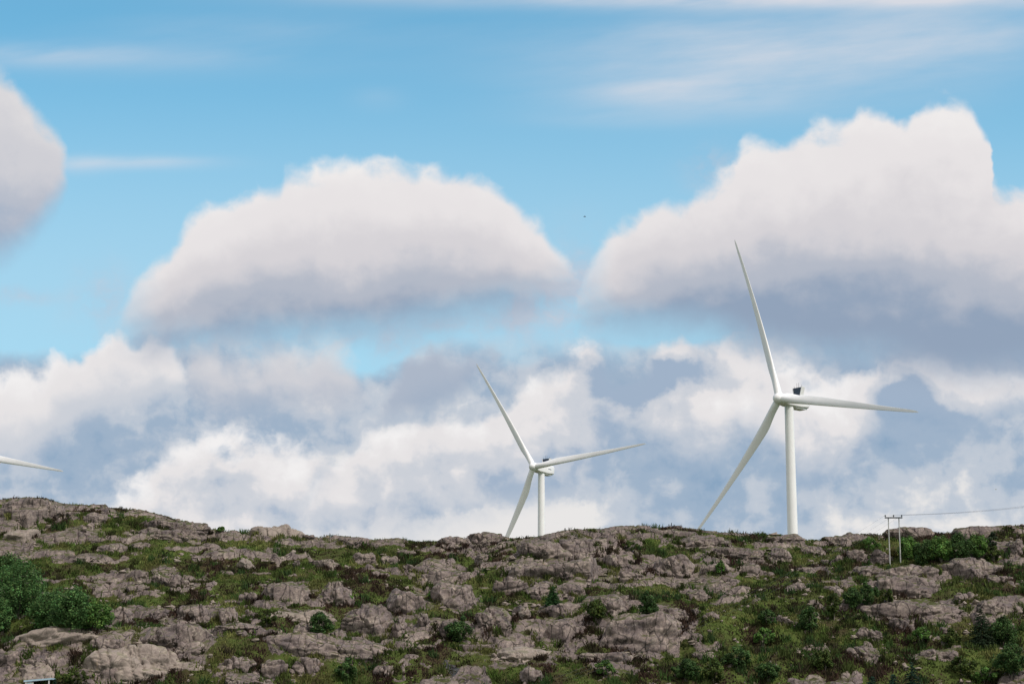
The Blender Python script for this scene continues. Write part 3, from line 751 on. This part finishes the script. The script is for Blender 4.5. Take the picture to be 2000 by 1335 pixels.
# the little cairn on the skyline
cb = hit(1311, 1043); cb.y = 418.5; cb.x = x_at(1311, 1040, cb.y)
cairn = empty('cairn', (cb.x, cb.y, z_at(1311, 1041, cb.y)), 'small pile of stacked stones standing on the central skyline', 'cairn')
zz = -0.25
for i, (sx, sz) in enumerate(((.75, .42), (.6, .36), (.5, .34), (.36, .3))):
    v = ico * np.array([sx, sx * .8, sz * .7]) * (1 + .18 * rs.normal(size=(len(ico), 1))) + np.array([rs.uniform(-.08, .08), 0, zz + sz / 2])
    new_mesh('stone', v, tri, ROCK, cairn, False); zz += sz * 0.85
b1 = rock(1161, 1037, 11, 8, 2.4, 0, 'tiny dark boulder perched on the skyline left of the cairn', name=B, cat='boulder')
p = Vector((x_at(1161, 1040, 419), 419, z_at(1161, 1043, 419))); b1.location = p


# ------------------------------------------------------------------ vegetation
def occupied(X, Y):
    o = np.zeros(len(X), bool)
    for x, y, a, b in OCC: o |= ((X - x) / a) ** 2 + ((Y - y) / b) ** 2 < 0.8
    return o

def tints(X, Y, rnd, spread=0.35):
    """heath palette: brown heather, dark moss, olive sedge, fresh grass"""
    pal = np.array([(.058, .036, .026), (.036, .026, .017), (.046, .048, .017), (.062, .088, .022), (.080, .132, .028), (.138, .142, .046)])
    t = 2.95 + 7.4 * fbm(X / 11, Y / 15, 0, 4, 301, 0.6) + rnd.normal(0, 0.55, len(X))
    left = np.exp(-((X + 31) / 11) ** 2 - ((Y - 366) / 12) ** 2)          # the heather bank on the left
    t = np.clip(t - 2.0 * left, 0, 4.99)
    i = t.astype(int); f = (t - i)[:, None]
    c = pal[i] * (1 - f) + pal[i + 1] * f
    return c * (1 + rnd.normal(0, spread, len(X)).clip(-.6, .8))[:, None]

def blades(name, X, Y, tint, rnd, n, hmin, hmax, width, spread, label):
    N = len(X)
    X = np.repeat(X, n) + rnd.normal(0, spread, N * n); Y = np.repeat(Y, n) + rnd.normal(0, spread, N * n)
    Z = height(X, Y) - 0.04
    c = np.repeat(tint, n, 0) * rnd.uniform(.75, 1.25, N * n)[:, None]
    h = rnd.uniform(hmin, hmax, N * n); w = width * rnd.uniform(.6, 1.4, N * n)
    a = rnd.uniform(0, math.pi, N * n); la = rnd.uniform(0, 2 * math.pi, N * n); ll = h * rnd.uniform(0.1, 0.7, N * n)
    P = np.stack([X, Y, Z], -1); d = np.stack([np.cos(a) * w, np.sin(a) * w, np.zeros_like(a)], -1)
    tip = P + np.stack([np.cos(la) * ll, np.sin(la) * ll, h], -1)
    v = np.stack([P - d, P + d, tip + d * .35, tip - d * .35], 1).reshape(-1, 3)
    f = np.arange(N * n * 4).reshape(-1, 4)
    return tag(new_mesh(name, v, f, TURF, attrs={'tint': np.repeat(c, 4, 0)}, smooth_shade=False), label, None, None, 'stuff')

rv = np.random.default_rng(5)
def sample(N, y0, y1, p=1.0):
    Y = y0 + (y1 - y0) * rv.uniform(0, 1, N) ** p
    X = rv.uniform(-0.29, 0.29, N) * Y
    m, raw = rock_mask(X, Y)
    k = (m < 0.35) & ~occupied(X, Y) & (apron(X, Y) + rv.uniform(-.45, .45, len(X)) < 0.55)
    return X[k], Y[k]
X, Y = sample(95000, 282, 424)
blades('grass', X, Y, tints(X, Y, rv), rv, 4, 0.12, 0.42, 0.10, 0.22, 'short hill grass and sedge between the rocks')
X, Y = sample(15000, 284, 422)
g = fbm(X / 6, Y / 8, 5.5, 3, 401)
k = g > 0.0
X, Y = X[k], Y[k]
blades('heather', X, Y, tints(X, Y, rv, 0.3) * 0.85, rv, 26, 0.15, 0.80, 0.10, 0.40, 'clumps of brown and green heather on the slope')

ex, ey = [], []
for x0, y0, a, b in RIM:                       # heather and ferns crowding the foot of every rock
    n = int(2 * a * 2.6) + 2
    t = rv.uniform(math.pi * 1.0, math.pi * 2.0, n); q = rv.uniform(.86, 1.12, n)
    k = fbm(np.cos(t) * a / 2 + x0, np.full(n, y0), 1.0, 2, 77) > -0.12
    ex.append((x0 + np.cos(t) * a * q)[k]); ey.append((y0 + np.sin(t) * b * q)[k])
X, Y = np.concatenate(ex), np.concatenate(ey)
blades('ferns', X, Y, tints(X, Y, rv, 0.3) * 0.8, rv, 34, 0.2, 0.95, 0.10, 0.36, 'ferns and heather growing along the foot of the rocks')
X, Y = sample(3200, 290, 415, 1.2)
g = fbm(X / 9, Y / 11, 9.5, 3, 431) + 0.25 * sstep(X, 5, 60) * (1 - sstep(Y, 325, 365)) + 0.22 * np.exp(-((X + 8) / 16) ** 2 - ((Y - 350) / 14) ** 2) + 0.2 * np.exp(-((Y - 332 - 1.82 * (X + 38)) / 9) ** 2) * (X > -42) * (X < -2)
k = g + rv.normal(0, .1, len(X)) > 0.11
X, Y = X[k], Y[k]
sc = np.array([(.034, .062, .020), (.046, .082, .022), (.060, .078, .022), (.040, .034, .020)])[rv.integers(0, 4, len(X))]
blades('scrub', X, Y, sc, rv, 46, 0.3, 1.35, 0.11, 0.50, 'low green scrub and dwarf birch in the hollows')

def tube(p0, p1, r0, r1, n=6):
    p0, p1 = np.array(p0, float), np.array(p1, float)
    d = p1 - p0; d /= np.linalg.norm(d)
    u = np.cross(d, (0.31, 0.92, 0.2)); u /= np.linalg.norm(u); w = np.cross(d, u)
    t = np.arange(n) * 2 * math.pi / n
    ring = np.cos(t)[:, None] * u + np.sin(t)[:, None] * w
    v = np.concatenate([p0 + ring * r0, p1 + ring * r1])
    i = np.arange(n); j = (i + 1) % n
    return v, np.stack([i, j, n + j, n + i], -1)

def join(parts):
    v, f, o = [], [], 0
    for a, b in parts:
        v.append(a); f.append(np.asarray(b) + o); o += len(a)
    return np.concatenate(v), np.concatenate(f)

def leaves(C, R, per, size, rnd, base, up=0.3, var=0.28, flat=1.0):
    """leaf faces filling clumps of radius R round the centres C"""
    n = len(C) * per
    d = rnd.normal(size=(n, 3)); d /= np.linalg.norm(d, axis=1, keepdims=True)
    rr = rnd.uniform(0.25, 1.0, n) ** 0.5
    P = np.repeat(C, per, 0) + d * (np.repeat(R, per) * rr)[:, None] * np.array([1, 1, flat])
    nrm = d + np.array([0, 0, up]) + rnd.normal(0, .45, (n, 3)); nrm /= np.linalg.norm(nrm, axis=1, keepdims=True)
    u = np.cross(nrm, rnd.normal(size=(n, 3))); u /= np.linalg.norm(u, axis=1, keepdims=True)
    w = np.cross(nrm, u)
    s = size * rnd.uniform(.6, 1.4, n)[:, None]
    v = np.stack([P - u * s, P + w * s * .55, P + u * s, P - w * s * .55], 1).reshape(-1, 3)
    cl = np.repeat(1 + rnd.normal(0, var, len(C)), per).clip(.45, 1.7)
    c = np.array(base)[None] * (cl * rnd.uniform(.7, 1.3, n))[:, None]
    c = c * np.stack([1 + rnd.normal(0, .15, n), np.ones(n), np.ones(n)], -1)
    return v, np.arange(n * 4).reshape(-1, 4), np.repeat(c, 4, 0).clip(0.003, .4)

GREEN, DEEP, SILVER, OLIVE, FIR, RUSSET = (.085, .160, .036), (.052, .098, .028), (.074, .148, .044), (.060, .085, .020), (.020, .048, .030), (.090, .085, .020)
def broadleaf(px, py, w, h, base, label, name='bush', cat='bush', leaf=0.18, tall=False, group='bushes and small trees on the hillside', Y=None, trunk_show=0.12):
    seed = int(px * 11 + py * 3) % 9967
    rnd = np.random.default_rng(seed)
    p = hit(px, py)
    if Y: p = Vector((x_at(px, py, Y), Y, float(height(np.array([x_at(px, py, Y)]), np.array([Y]))[0])))
    k = p.y / FPX
    W, H = w * k, h * k
    t = empty(name, p, label, cat, group)
    tr = []
    nl = 3 + int(W > 3) * 3
    for i in range(nl):
        a = rnd.uniform(0, 2 * math.pi); e = W * rnd.uniform(.1, .32); r = 0.035 * H * .35 + .03
        mid = np.array([math.cos(a) * e * .4, math.sin(a) * e * .4, H * rnd.uniform(.25, .4)])
        end = np.array([math.cos(a) * e, math.sin(a) * e, H * rnd.uniform(.6, .85)])
        tr += [tube((math.cos(a) * .1, math.sin(a) * .1, -.3), mid, r, r * .7), tube(mid, end, r * .7, r * .25)]
        for q in range(3):
            b = mid + (end - mid) * rnd.uniform(.2, .9); s = rnd.normal(size=3) * W * .13; s[2] = abs(s[2])
            tr.append(tube(b, b + s, r * .4, r * .12, 4))
    v, f = join(tr)
    new_mesh('trunk', v, f, BARK, t)
    nc = int(np.clip(W * H * 2.6, 14, 150))
    d = rnd.normal(size=(nc, 3)); d /= np.linalg.norm(d, axis=1, keepdims=True)
    rr = rnd.uniform(.15, 1, nc) ** .45
    lump = 1 + 0.25 * fbm(d[:, 0] * 1.6 + seed, d[:, 1] * 1.6, d[:, 2] * 1.6, 2, seed)
    C = d * (rr * lump)[:, None] * np.array([W * .46, W * .40, H * .46])
    lo = H * trunk_show
    C[:, 2] += lo + (H - lo) * .5
    C[:, 2] = np.maximum(C[:, 2], lo * .6)
    wid = 1 - 0.35 * sstep(C[:, 2] / H, .5, 1.0) - (0.25 * (1 - sstep(C[:, 2] / H, .0, .3)) if trunk_show > .1 else 0)
    C[:, :2] *= wid[:, None]
    R = np.full(nc, max(.28, .15 * min(W, H))) * rnd.uniform(.6, 1.35, nc)
    v, f, c = leaves(C, R, 80, leaf, rnd, base)
    new_mesh('crown', v, f, LEAF, t, False, {'tint': c})
    OCC.append((p.x, p.y, W * .3, W * .3))
    return t

def conifer(px, py, w, h, base, label, name='conifer', Y=None):
    seed = int(px * 5 + py) % 9941
    rnd = np.random.default_rng(seed)
    p = hit(px, py)
    if Y: p = Vector((x_at(px, py, Y), Y, float(height(np.array([x_at(px, py, Y)]), np.array([Y]))[0])))
    k = p.y / FPX
    W, H = w * k, h * k
    t = empty(name, p, label, 'conifer', 'bushes and small trees on the hillside')
    v, f = tube((0, 0, -.3), (0, 0, H * .97), .05 * H * .4 + .03, .015, 8)
    new_mesh('trunk', v, f, BARK, t)
    C, R = [], []
    z = H * .06
    while z < H * .99:
        rad = W * .5 * (1 - z / H) ** .8 + .06
        for i in range(max(4, int(rad * 9))):
            a = rnd.uniform(0, 2 * math.pi); L = rad * rnd.uniform(.55, 1.12)
            for q in np.linspace(.25, 1, max(2, int(L / .22))):
                C.append((math.cos(a) * L * q, math.sin(a) * L * q, z - .22 * L * q + rnd.normal(0, .05))); R.append(.17)
        z += max(.16, .055 * H)
    v, f, c = leaves(np.array(C), np.array(R), 9, .10, rnd, base, up=.1, var=.3, flat=.6)
    new_mesh('crown', v, f, LEAF, t, False, {'tint': c})
    return t

# willow thicket at the lower left
for a in [
    (14, 1150, 60, 70, DEEP, 'dark bush at the top left corner of the willow thicket'),
    (35, 1205, 120, 110, SILVER, 'tall willow at the left edge, rising highest in the thicket'),
    (98, 1230, 84, 76, SILVER, 'grey green willow in the middle of the left thicket'),
    (140, 1232, 90, 84, SILVER, 'rounded willow with the domed top in the right half of the left thicket'),
    (186, 1230, 70, 60, GREEN, 'low willow forming the right end of the left thicket'),
    (4, 1240, 44, 70, SILVER, 'pale willow cut by the left edge, in front of the thicket'),
    (122, 1241, 34, 26, RUSSET, 'small yellowish brown bush in front of the willows')]:
    broadleaf(*a, name='willow' if a[4] is not DEEP and a[4] is not RUSSET else 'bush', cat='willow' if a[4] is not DEEP and a[4] is not RUSSET else 'bush', trunk_show=.04, group='willows and bushes of the left thicket')
# green thicket under the right skyline
for a in [
    (1700, 1076, 34, 26, GREEN, 'small green bush just left of the twin pole'),
    (1775, 1092, 44, 46, GREEN, 'leafy bush right behind the right leg of the twin pole'),
    (1806, 1100, 50, 46, DEEP, 'dark bush second from the left in the thicket at right'),
    (1838, 1098, 54, 50, GREEN, 'green bush in the middle of the thicket at right'),
    (1876, 1096, 60, 54, DEEP, 'broad dark green bush with pale stem in the thicket at right'),
    (1912, 1092, 48, 48, GREEN, 'tallest bush in the right part of the thicket at right'),
    (1940, 1096, 44, 28, OLIVE, 'yellow green low bush at the right end of the thicket'),
    (1940, 1074, 26, 34, (.05, .07, .035), 'thin sparse birch standing right of the thicket'),
    (1805, 1102, 30, 18, OLIVE, 'small light bush at the front of the thicket above the slanting slab')]:
    broadleaf(*a, trunk_show=.06, group='bushes of the right thicket')
# single bushes and little trees
for a in [
    (626, 1246, 48, 48, DEEP, 'round dark bush left of the fractured crag'),
    (896, 1252, 58, 44, DEEP, 'wide dark bush at the foot of the centre cliff'),
    (676, 1331, 38, 40, DEEP, 'dark round bush at the bottom edge right of the cracked rock faces'),
    (845, 1172, 22, 20, GREEN, 'bright small bush in the cleft beside the tall bulging rock'),
    (677, 1180, 22, 22, GREEN, 'small fresh green bush right of the dark wet rock face'),
    (1164, 1216, 42, 42, OLIVE, 'small round topped birch left of the steep jointed cliff'),
    (1267, 1218, 40, 62, DEEP, 'taller dark birch right of the steep jointed cliff'),
    (1408, 1122, 24, 26, GREEN, 'little upright bush under the blocky ledge right of centre'),
    (1630, 1210, 32, 56, OLIVE, 'slim upright birch in the right hillside'),
    (1582, 1236, 44, 46, DEEP, 'bushy birch lower left of the slim upright birch'),
    (1666, 1188, 46, 38, DEEP, 'dark low bush right of the slim upright birch'),
    (1698, 1188, 40, 46, DEEP, 'dark bush under the big cracked rock face'),
    (1732, 1178, 38, 26, OLIVE, 'olive bush touching the lower edge of the big cracked rock face'),
    (1962, 1264, 60, 56, DEEP, 'dense dark bush at the right, right neighbour of the pointed juniper'),
    (1858, 1264, 40, 34, OLIVE, 'light green bush left of the pointed juniper'),
    (1800, 1258, 44, 30, GREEN, 'spreading bush right of the split boulder at lower right'),
    (1490, 1262, 44, 34, GREEN, 'green bush in the lower right centre, beside pale stones'),
    (1500, 1222, 40, 30, DEEP, 'dark bush above the green bush in the lower right centre'),
    (1440, 1306, 56, 40, DEEP, 'dark spreading bush near the bottom, right of centre'),
    (1340, 1330, 56, 44, DEEP, 'dark bush at the bottom edge right of centre'),
    (1395, 1332, 50, 40, OLIVE, 'olive bush at the bottom edge between two dark bushes'),
    (1183, 1318, 40, 30, GREEN, 'light green shrub near the bottom below the wide crumbling outcrop'),
    (1500, 1330, 60, 36, DEEP, 'low dark bush at the bottom edge below the heather'),
    (1610, 1310, 44, 40, OLIVE, 'thin olive shrub left of the bottom conifers'),
    (1880, 1318, 60, 34, OLIVE, 'low olive bush right of the bottom conifers'),
    (1975, 1325, 70, 60, DEEP, 'big dark bush in the bottom right corner'),
    (1925, 1334, 60, 28, GREEN, 'light green bush at the bottom edge near the right corner'),
    (431, 1040, 14, 10, GREEN, 'tiny green shrub on the left skyline'),
    (520, 1222, 40, 26, OLIVE, 'low olive bush left of the pale jointed ledge'),
    (1230, 1075, 40, 18, OLIVE, 'low olive shrub in the hollow below the flat skyline slab'),
    (1745, 1090, 24, 14, RUSSET, 'tiny yellowish shrub between the feet of the twin pole'),
    (60, 1330, 60, 18, OLIVE, 'low shrub under the pale blue roof at bottom left'),
    (150, 1334, 80, 20, OLIVE, 'leafy hedge like bush at the bottom edge right of the blue roof')]:
    if a[4] is OLIVE and a[0] == 60: continue
    broadleaf(*a)
for a in [(1080, 1184, 42, 38, (.035, .085, .025), 'bright green little spruce in the broad rock expanse right of centre'),
          (1918, 1264, 70, 78, (.028, .048, .022), 'pointed dark juniper at the right above the bottom corner'),
          (1745, 1336, 58, 52, FIR, 'blue green young spruce at the bottom, left one of the pair', 'conifer', 296),
          (1782, 1336, 54, 72, FIR, 'blue green young spruce at the bottom, taller right one of the pair', 'conifer', 296),
          (1703, 1336, 46, 40, FIR, 'short blue green spruce left of the bottom pair', 'conifer', 294),
          (66, 1012, 22, 18, (.03, .055, .02), 'small dark juniper growing against the far left hilltop dome'),
          (107, 1334, 16, 44, FIR, 'thin dark spruce touching the end of the pale blue roof', 'conifer', 297)]:
    conifer(*a)

# ------------------------------------------------------------------ wind turbines
def loft(rings):
    n = len(rings[0]); v = np.concatenate(rings)
    f = []
    i = np.arange(n); j = (i + 1) % n
    for k in range(len(rings) - 1): f.append(np.stack([k * n + i, k * n + j, (k + 1) * n + j, (k + 1) * n + i], -1))
    for k, o in ((0, 1), (len(rings) - 1, -1)):            # caps
        c = len(v); v = np.concatenate([v, rings[k].mean(0, keepdims=True)])
        q = np.stack([k * n + (j if o > 0 else i), k * n + (i if o > 0 else j), np.full(n, c), np.full(n, c)], -1)
        f.append(q)
    return v, np.concatenate(f)

def solid(name, rings, mat, parent, sm=True):
    v, f = loft(rings)
    me = bpy.data.meshes.new(name)
    me.from_pydata([tuple(map(float, p)) for p in v], [], [[int(i) for i in dict.fromkeys(q)] for q in f]); me.validate()
    me.polygons.foreach_set('use_smooth', [sm] * len(me.polygons))
    if sm: me.set_sharp_from_angle(angle=math.radians(40))
    me.materials.append(mat)
    o = bpy.data.objects.new(name, me); scene.collection.objects.link(o); o.parent = parent
    return o

def turbine(hx, hy, D, psi, tau, phase, bend, label, L=57.0, over=4.6):
    hub = np.array([x_at(hx, hy, D), D, z_at(hx, hy, D)])
    a = np.array([-math.sin(psi) * math.cos(tau), -math.cos(psi) * math.cos(tau), math.sin(tau)])
    side = np.array([math.cos(psi), -math.sin(psi), 0.0]); up = np.cross(a, side); up = up if up[2] > 0 else -up
    foot = hub - a * over; gz = float(height(np.array([foot[0]]), np.array([foot[1]]))[0]) - 1.0
    root = empty('wind_turbine', (foot[0], foot[1], gz), label, 'wind turbine', 'wind turbines behind the ridge')
    O = np.array([foot[0], foot[1], gz])
    h = hub - O
    th = np.arange(40) * 2 * math.pi / 40
    circ = lambda c, u, w, r, n=40: c + r * (np.cos(th)[:, None] * u + np.sin(th)[:, None] * w)
    ex, ey, ez = np.eye(3)
    top = h[2] - 1.95
    solid('tower', [circ(np.array([0, 0, z]), ex, ey, 1.37 + 0.0060 * (top - z)) for z in np.linspace(0, top, 24)], WHITE_PAINT, root)
    # nacelle: a rounded box lying along the shaft
    def rect(c, hw, hu, hd, n=5, r=0.5):
        p = []
        for sx, sy, q in ((1, 1, 0), (-1, 1, 1), (-1, -1, 2), (1, -1, 3)):
            cy_ = hu if sy > 0 else hd
            for t in np.linspace(0, math.pi / 2, n):
                an = t + q * math.pi / 2
                p.append(c + side * (sx * (hw - r) + r * math.cos(an)) + up * (sy * (cy_ - r) + r * math.sin(an)))
        return np.array(p)
    N = [(-1.2, 1.35, 1.4, 1.4), (-1.6, 1.65, 1.75, 1.65), (-3.0, 1.8, 1.95, 1.85), (-8.0, 1.85, 2.0, 1.9), (-11.6, 1.75, 2.0, 1.55), (-12.2, 1.45, 1.7, 1.15)]
    nac = solid('nacelle', [rect(h + a * s, hw, hu, hd, r=min(.5, hw * .4)) for s, hw, hu, hd in N], WHITE_PAINT, root)
    solid('keel', [rect(h + a * s - up * dz, hw, .22, .28, r=.12) for s, hw, dz in ((-6.2, 1.1, 1.95), (-7.0, 1.35, 2.02), (-10.5, 1.25, 1.95), (-11.8, .8, 1.6))], WHITE_PAINT, nac)
    for sg in (-1, 1):
        c = h - a * 8.6 + up * 0.15 + side * sg * 1.84
        solid('vent', [np.array([c + a * x + up * z + side * sg * d for x, z in ((-1.0, -.12), (1.0, -.12), (1.0, .12), (-1.0, .12))]) for d in (-.03, .03)], COOLER_DARK, nac, False)
    # the dark cooler panel on the roof, wider at the top, between two white cheeks
    c = h - a * 8.4
    cool = solid('cooler', [np.array([c + a * d + side * x + up * z for x, z in ((-1.15, 1.95), (1.15, 1.95), (1.85, 4.7), (-1.85, 4.7))]) for d in (-.25, .25)], COOLER_DARK, root, False)
    for sg in (-1, 1):
        solid('cheek', [np.array([c + a * d + side * (sg * x) + up * z for x, z in ((1.16, 1.95), (1.36, 1.95), (2.05, 4.75), (1.86, 4.75))]) for d in (-1.0, .45)], WHITE_PAINT, cool, False)
    for x in (-1.5, -.4, .35, 1.6):
        v, f = tube(c + side * x + up * 4.6, c + side * x + up * (5.4 if abs(x) > 1 else 6.2), .05, .04, 6)
        new_mesh('mast', v, f, STEEL_DARK, cool)
    # spinner
    prof = [(-1.55, 1.62), (-1.3, 1.78), (-.4, 1.86), (.5, 1.78), (1.2, 1.50), (1.75, 1.08), (2.05, .62), (2.18, .2)]
    solid('hub', [circ(h + a * s, side, up, r) for s, r in prof], WHITE_PAINT, root)
    for k in range(3):
        ph = phase + k * 2 * math.pi / 3
        d = math.cos(ph) * up + math.sin(ph) * side
        tr = -math.cos(ph) * side + math.sin(ph) * up       # trailing edge: anticlockwise of the blade
        rings = []
        for t in np.concatenate([np.linspace(0.018, .3, 16), np.linspace(.33, .94, 24), [.96, .98, .992, 1.0]]):
            if t < .05: ch, tk, ro = 2.3, 2.3, 0.0
            else:
                ro = float(sstep(np.array(t), .05, .2))
                ch = 2.3 + (3.1 - 2.3) * ro if t < .2 else float(np.interp(t, [.2, .3, .5, .7, .9, .96, .985, 1.0], [3.1, 2.85, 2.15, 1.5, .95, .72, .48, .14]))
                tk = float(np.interp(t, [.05, .2, .3, .5, .75, 1.0], [2.3, 1.5, 1.1, .62, .34, .06]))
            tw = math.radians(float(np.interp(t, [0, .2, .5, 1], [20, 15, 6, 1])))
            ec = math.cos(tw) * tr - math.sin(tw) * a; et = math.sin(tw) * tr + math.cos(tw) * a
            u = np.arange(28) * 2 * math.pi / 28
            xs = np.cos(u); ys = np.sin(u) * (1 - ro * .45 * (1 + xs) / 2 * 1.35)
            c0 = h + d * L * t + a * ((bend + 3.0) * t * t - 3.0 * t)
            rings.append(c0 + (xs * ch / 2 + ch * .20 * ro)[:, None] * ec + (ys * tk / 2)[:, None] * et)
        solid('blade', rings, WHITE_PAINT, root)
    return root
turbine(1522, 778, 592.7, .8866, .0375, -.3135, 1.9, 'nearest white wind turbine, standing tall at right with its whole rotor showing', over=4.3)
turbine(1042, 911, 793.6, .6754, .0505, -.5941, 1.0, 'middle white wind turbine, half as far down behind the central skyline', over=5.2)
T3 = (-45, 891, 830, .6, .05, 1.767 - 2 * math.pi / 3, 1.2)
turbine(*T3, 'wind turbine cut off by the left edge, only the outer half of one blade showing')

# ------------------------------------------------------------------ twin pole and its lines
def rod(name, pts, r, mat, parent, n=8):
    parts = [tube(p, q, r if isinstance(r, float) else r[i], r if isinstance(r, float) else r[i + 1], n) for i, (p, q) in enumerate(zip(pts[:-1], pts[1:]))]
    v, f = join(parts)
    return new_mesh(name, v, f, mat, parent)

pb = hit(1748, 1103); PY = pb.y
kk = PY / FPX
px0 = [x_at(1738.5, 1104, PY), x_at(1759.2, 1103, PY)]
ptop = z_at(1745, 1010.5, PY)
twin = empty('power_pole', ((px0[0] + px0[1]) / 2, PY, pb.z), 'grey twin legged power pole with a crossarm, on the right hillside', 'power pole')
ox, oz = twin.location.x, twin.location.z
H = ptop - oz
for x in px0:
    gz = float(height(np.array([x]), np.array([PY]))[0]) - oz
    rod('pole', [(x - ox, 0, gz - .5), (x - ox, 0, H * .5), (x - ox, 0, H + .12)], [.125, .11, .095], WOOD_POLE, twin, 10)
ax = [x_at(q, 1010, PY) - ox for q in (1728.6, 1744.8, 1760.6)]
v = []
for x in (ax[0] - .12, ax[2] + .12): v.append(np.array([(x, -.28 + y, H - .02 + z) for y, z in ((-.1, -.12), (.1, -.12), (.1, .12), (-.1, .12))]))
arm = solid('crossarm', v, STEEL_DARK, twin, False)
tips = []
for x in ax:
    rod('insulator', [(x, -.28, H + .08), (x, -.28, H + .22), (x, -.28, H + .24), (x, -.28, H + .34), (x, -.28, H + .36), (x, -.28, H + .48), (x, -.28, H + .52)], [.04, .05, .15, .16, .10, .14, .05], STEEL_DARK, twin, 10)
    tips.append(np.array([ox + x, PY - .28, oz + H + .5]))
def wire(p, q, sag, label):
    t = np.linspace(0, 1, 40)
    pts = p[None] * (1 - t)[:, None] + q[None] * t[:, None]
    pts[:, 2] -= sag * 4 * t * (1 - t)
    o = rod('power_line', list(pts), .010 if sag > 1.5 else .012, STEEL_DARK, None, 5)
    return tag(o, label, 'power line', 'power lines of the twin pole')
ends_r = [np.array([x_at(2230, 992, 372.0) + d, 372.0 - d * .5, z_at(2230, 952, 372.0)]) for d in (-1.5, 0, 1.5)]
ends_l = [np.array([x_at(1100, 1345, 292.0) + d, 292.0 + d * .5, z_at(1100, 1345, 292.0) + 1.5]) for d in (-1.5, 0, 1.5)]
for i, w_ in enumerate(('left', 'middle', 'right')):
    wire(tips[i], ends_r[i], 1.2, 'thin dark wire running right across the sky from the %s insulator of the twin pole' % w_)
    wire(tips[i], ends_l[i], 2.0, 'thin dark wire falling left across the hillside from the %s insulator of the twin pole' % w_)

# ------------------------------------------------------------------ pale blue shelter at the bottom left, stream, birds
sy = 304.0; k = sy / FPX
sx, sz = x_at(77, 1330, sy), float(height(np.array([x_at(77, 1330, sy)]), np.array([sy]))[0])
zt = z_at(77, 1325.5, sy)
sh = empty('shelter', (sx, sy, sz), 'pale blue flat roofed open shelter at the bottom edge, far left', 'shelter')
hw = 27 * k; hh = zt - sz
box = lambda x0, x1, y0, y1, z0, z1, sl=0.0: [np.array([(x, y, z + sl * x) for y, z in ((y0, z0), (y1, z0), (y1, z1), (y0, z1))]) for x in (x0, x1)]
solid('roof', box(-hw, hw, -1.1, 1.1, hh - .26, hh, .085), PALE_BLUE, sh, False)
for x in (-hw + .25, hw - .55):
    for y in (-.95, .95): solid('post', box(x, x + .18, y - .09, y + .09, -.4, hh - .24 + .085 * x), CREAM, sh, False)
pan = solid('side_panel', box(-hw + .45, -hw + 1.5, -.97, -.91, hh - 1.5, hh - .45), CREAM, sh, False)
for x in (-hw + .62, ): solid('pane', box(x, x + .6, -1.0, -.972, hh - .95, hh - .58), PALE_BLUE, pan, False)

def stream(pts, widths):
    P = [hit(px, py) for px, py in pts]
    t = np.linspace(0, len(P) - 1, 60); i = np.arange(len(P))
    cx, cy = np.interp(t, i, [p.x for p in P]), np.interp(t, i, [p.y for p in P])
    w = np.interp(t, i, widths) * cy / FPX
    cx = cx + 0.5 * fbm(t * 1.1, 0 * t, 2.0, 3, 555); w = w * (1 + 0.7 * fbm(t * 1.3, 0 * t, 7.0, 3, 557))
    s_ = np.linspace(-.5, .5, 9)
    X = cx[:, None] + w[:, None] * s_; Y = cy[:, None] + 0.25 * s_ * w[:, None]
    Z = base_height(X, Y); Z = np.minimum(height(X, Y), Z + .5) + 0.10 - 0.22 * np.abs(s_) ** 2 * 4 * .5
    idx = np.arange(60 * 9).reshape(60, 9)
    f = np.stack([idx[:-1, :-1], idx[:-1, 1:], idx[1:, 1:], idx[1:, :-1]], -1).reshape(-1, 4)
    return tag(new_mesh('stream', np.stack([X, Y, Z], -1).reshape(-1, 3), f, WATER), 'dark wet stream trickling between stones near the bottom centre', None, None, 'structure')
stream([(868, 1294), (878, 1300), (886, 1305), (898, 1310), (908, 1316), (918, 1322), (930, 1328), (938, 1334)], [10, 16, 24, 28, 26, 30, 28, 24])

def bird(px, py, Y, span, label, mat=None):
    mat = mat or BIRD
    b = empty('bird', (x_at(px, py, Y), Y, z_at(px, py, Y)), label, 'bird')
    r = lambda x, s: np.array([(x, s * math.cos(t) * .8, s * math.sin(t)) for t in np.arange(8) * math.pi / 4])
    solid('body', [r(-.45 * span, .02), r(-.3 * span, .06), r(0, .11 * span), r(.25 * span, .08), r(.4 * span, .03)], mat, b)
    for s in (-1, 1):
        me = [np.array([(x, s * y, z + d) for x, d in ((-.12 * span * c, 0), (.14 * span * c, .015), (.14 * span * c, .0), (-.12 * span * c, -.02))]) for y, z, c in ((.05, .03, 1), (.3 * span, .14 * span, .9), (.6 * span, .08 * span, .3))]
        solid('wing', me, mat, b)
bird(1142, 423, 380.0, .62, 'dark bird flying high in the blue gap between the two big clouds')
bird(1945, 955, 400.0, .5, 'tiny pale bird low in the sky at the right above the power line', PALE_BIRD)
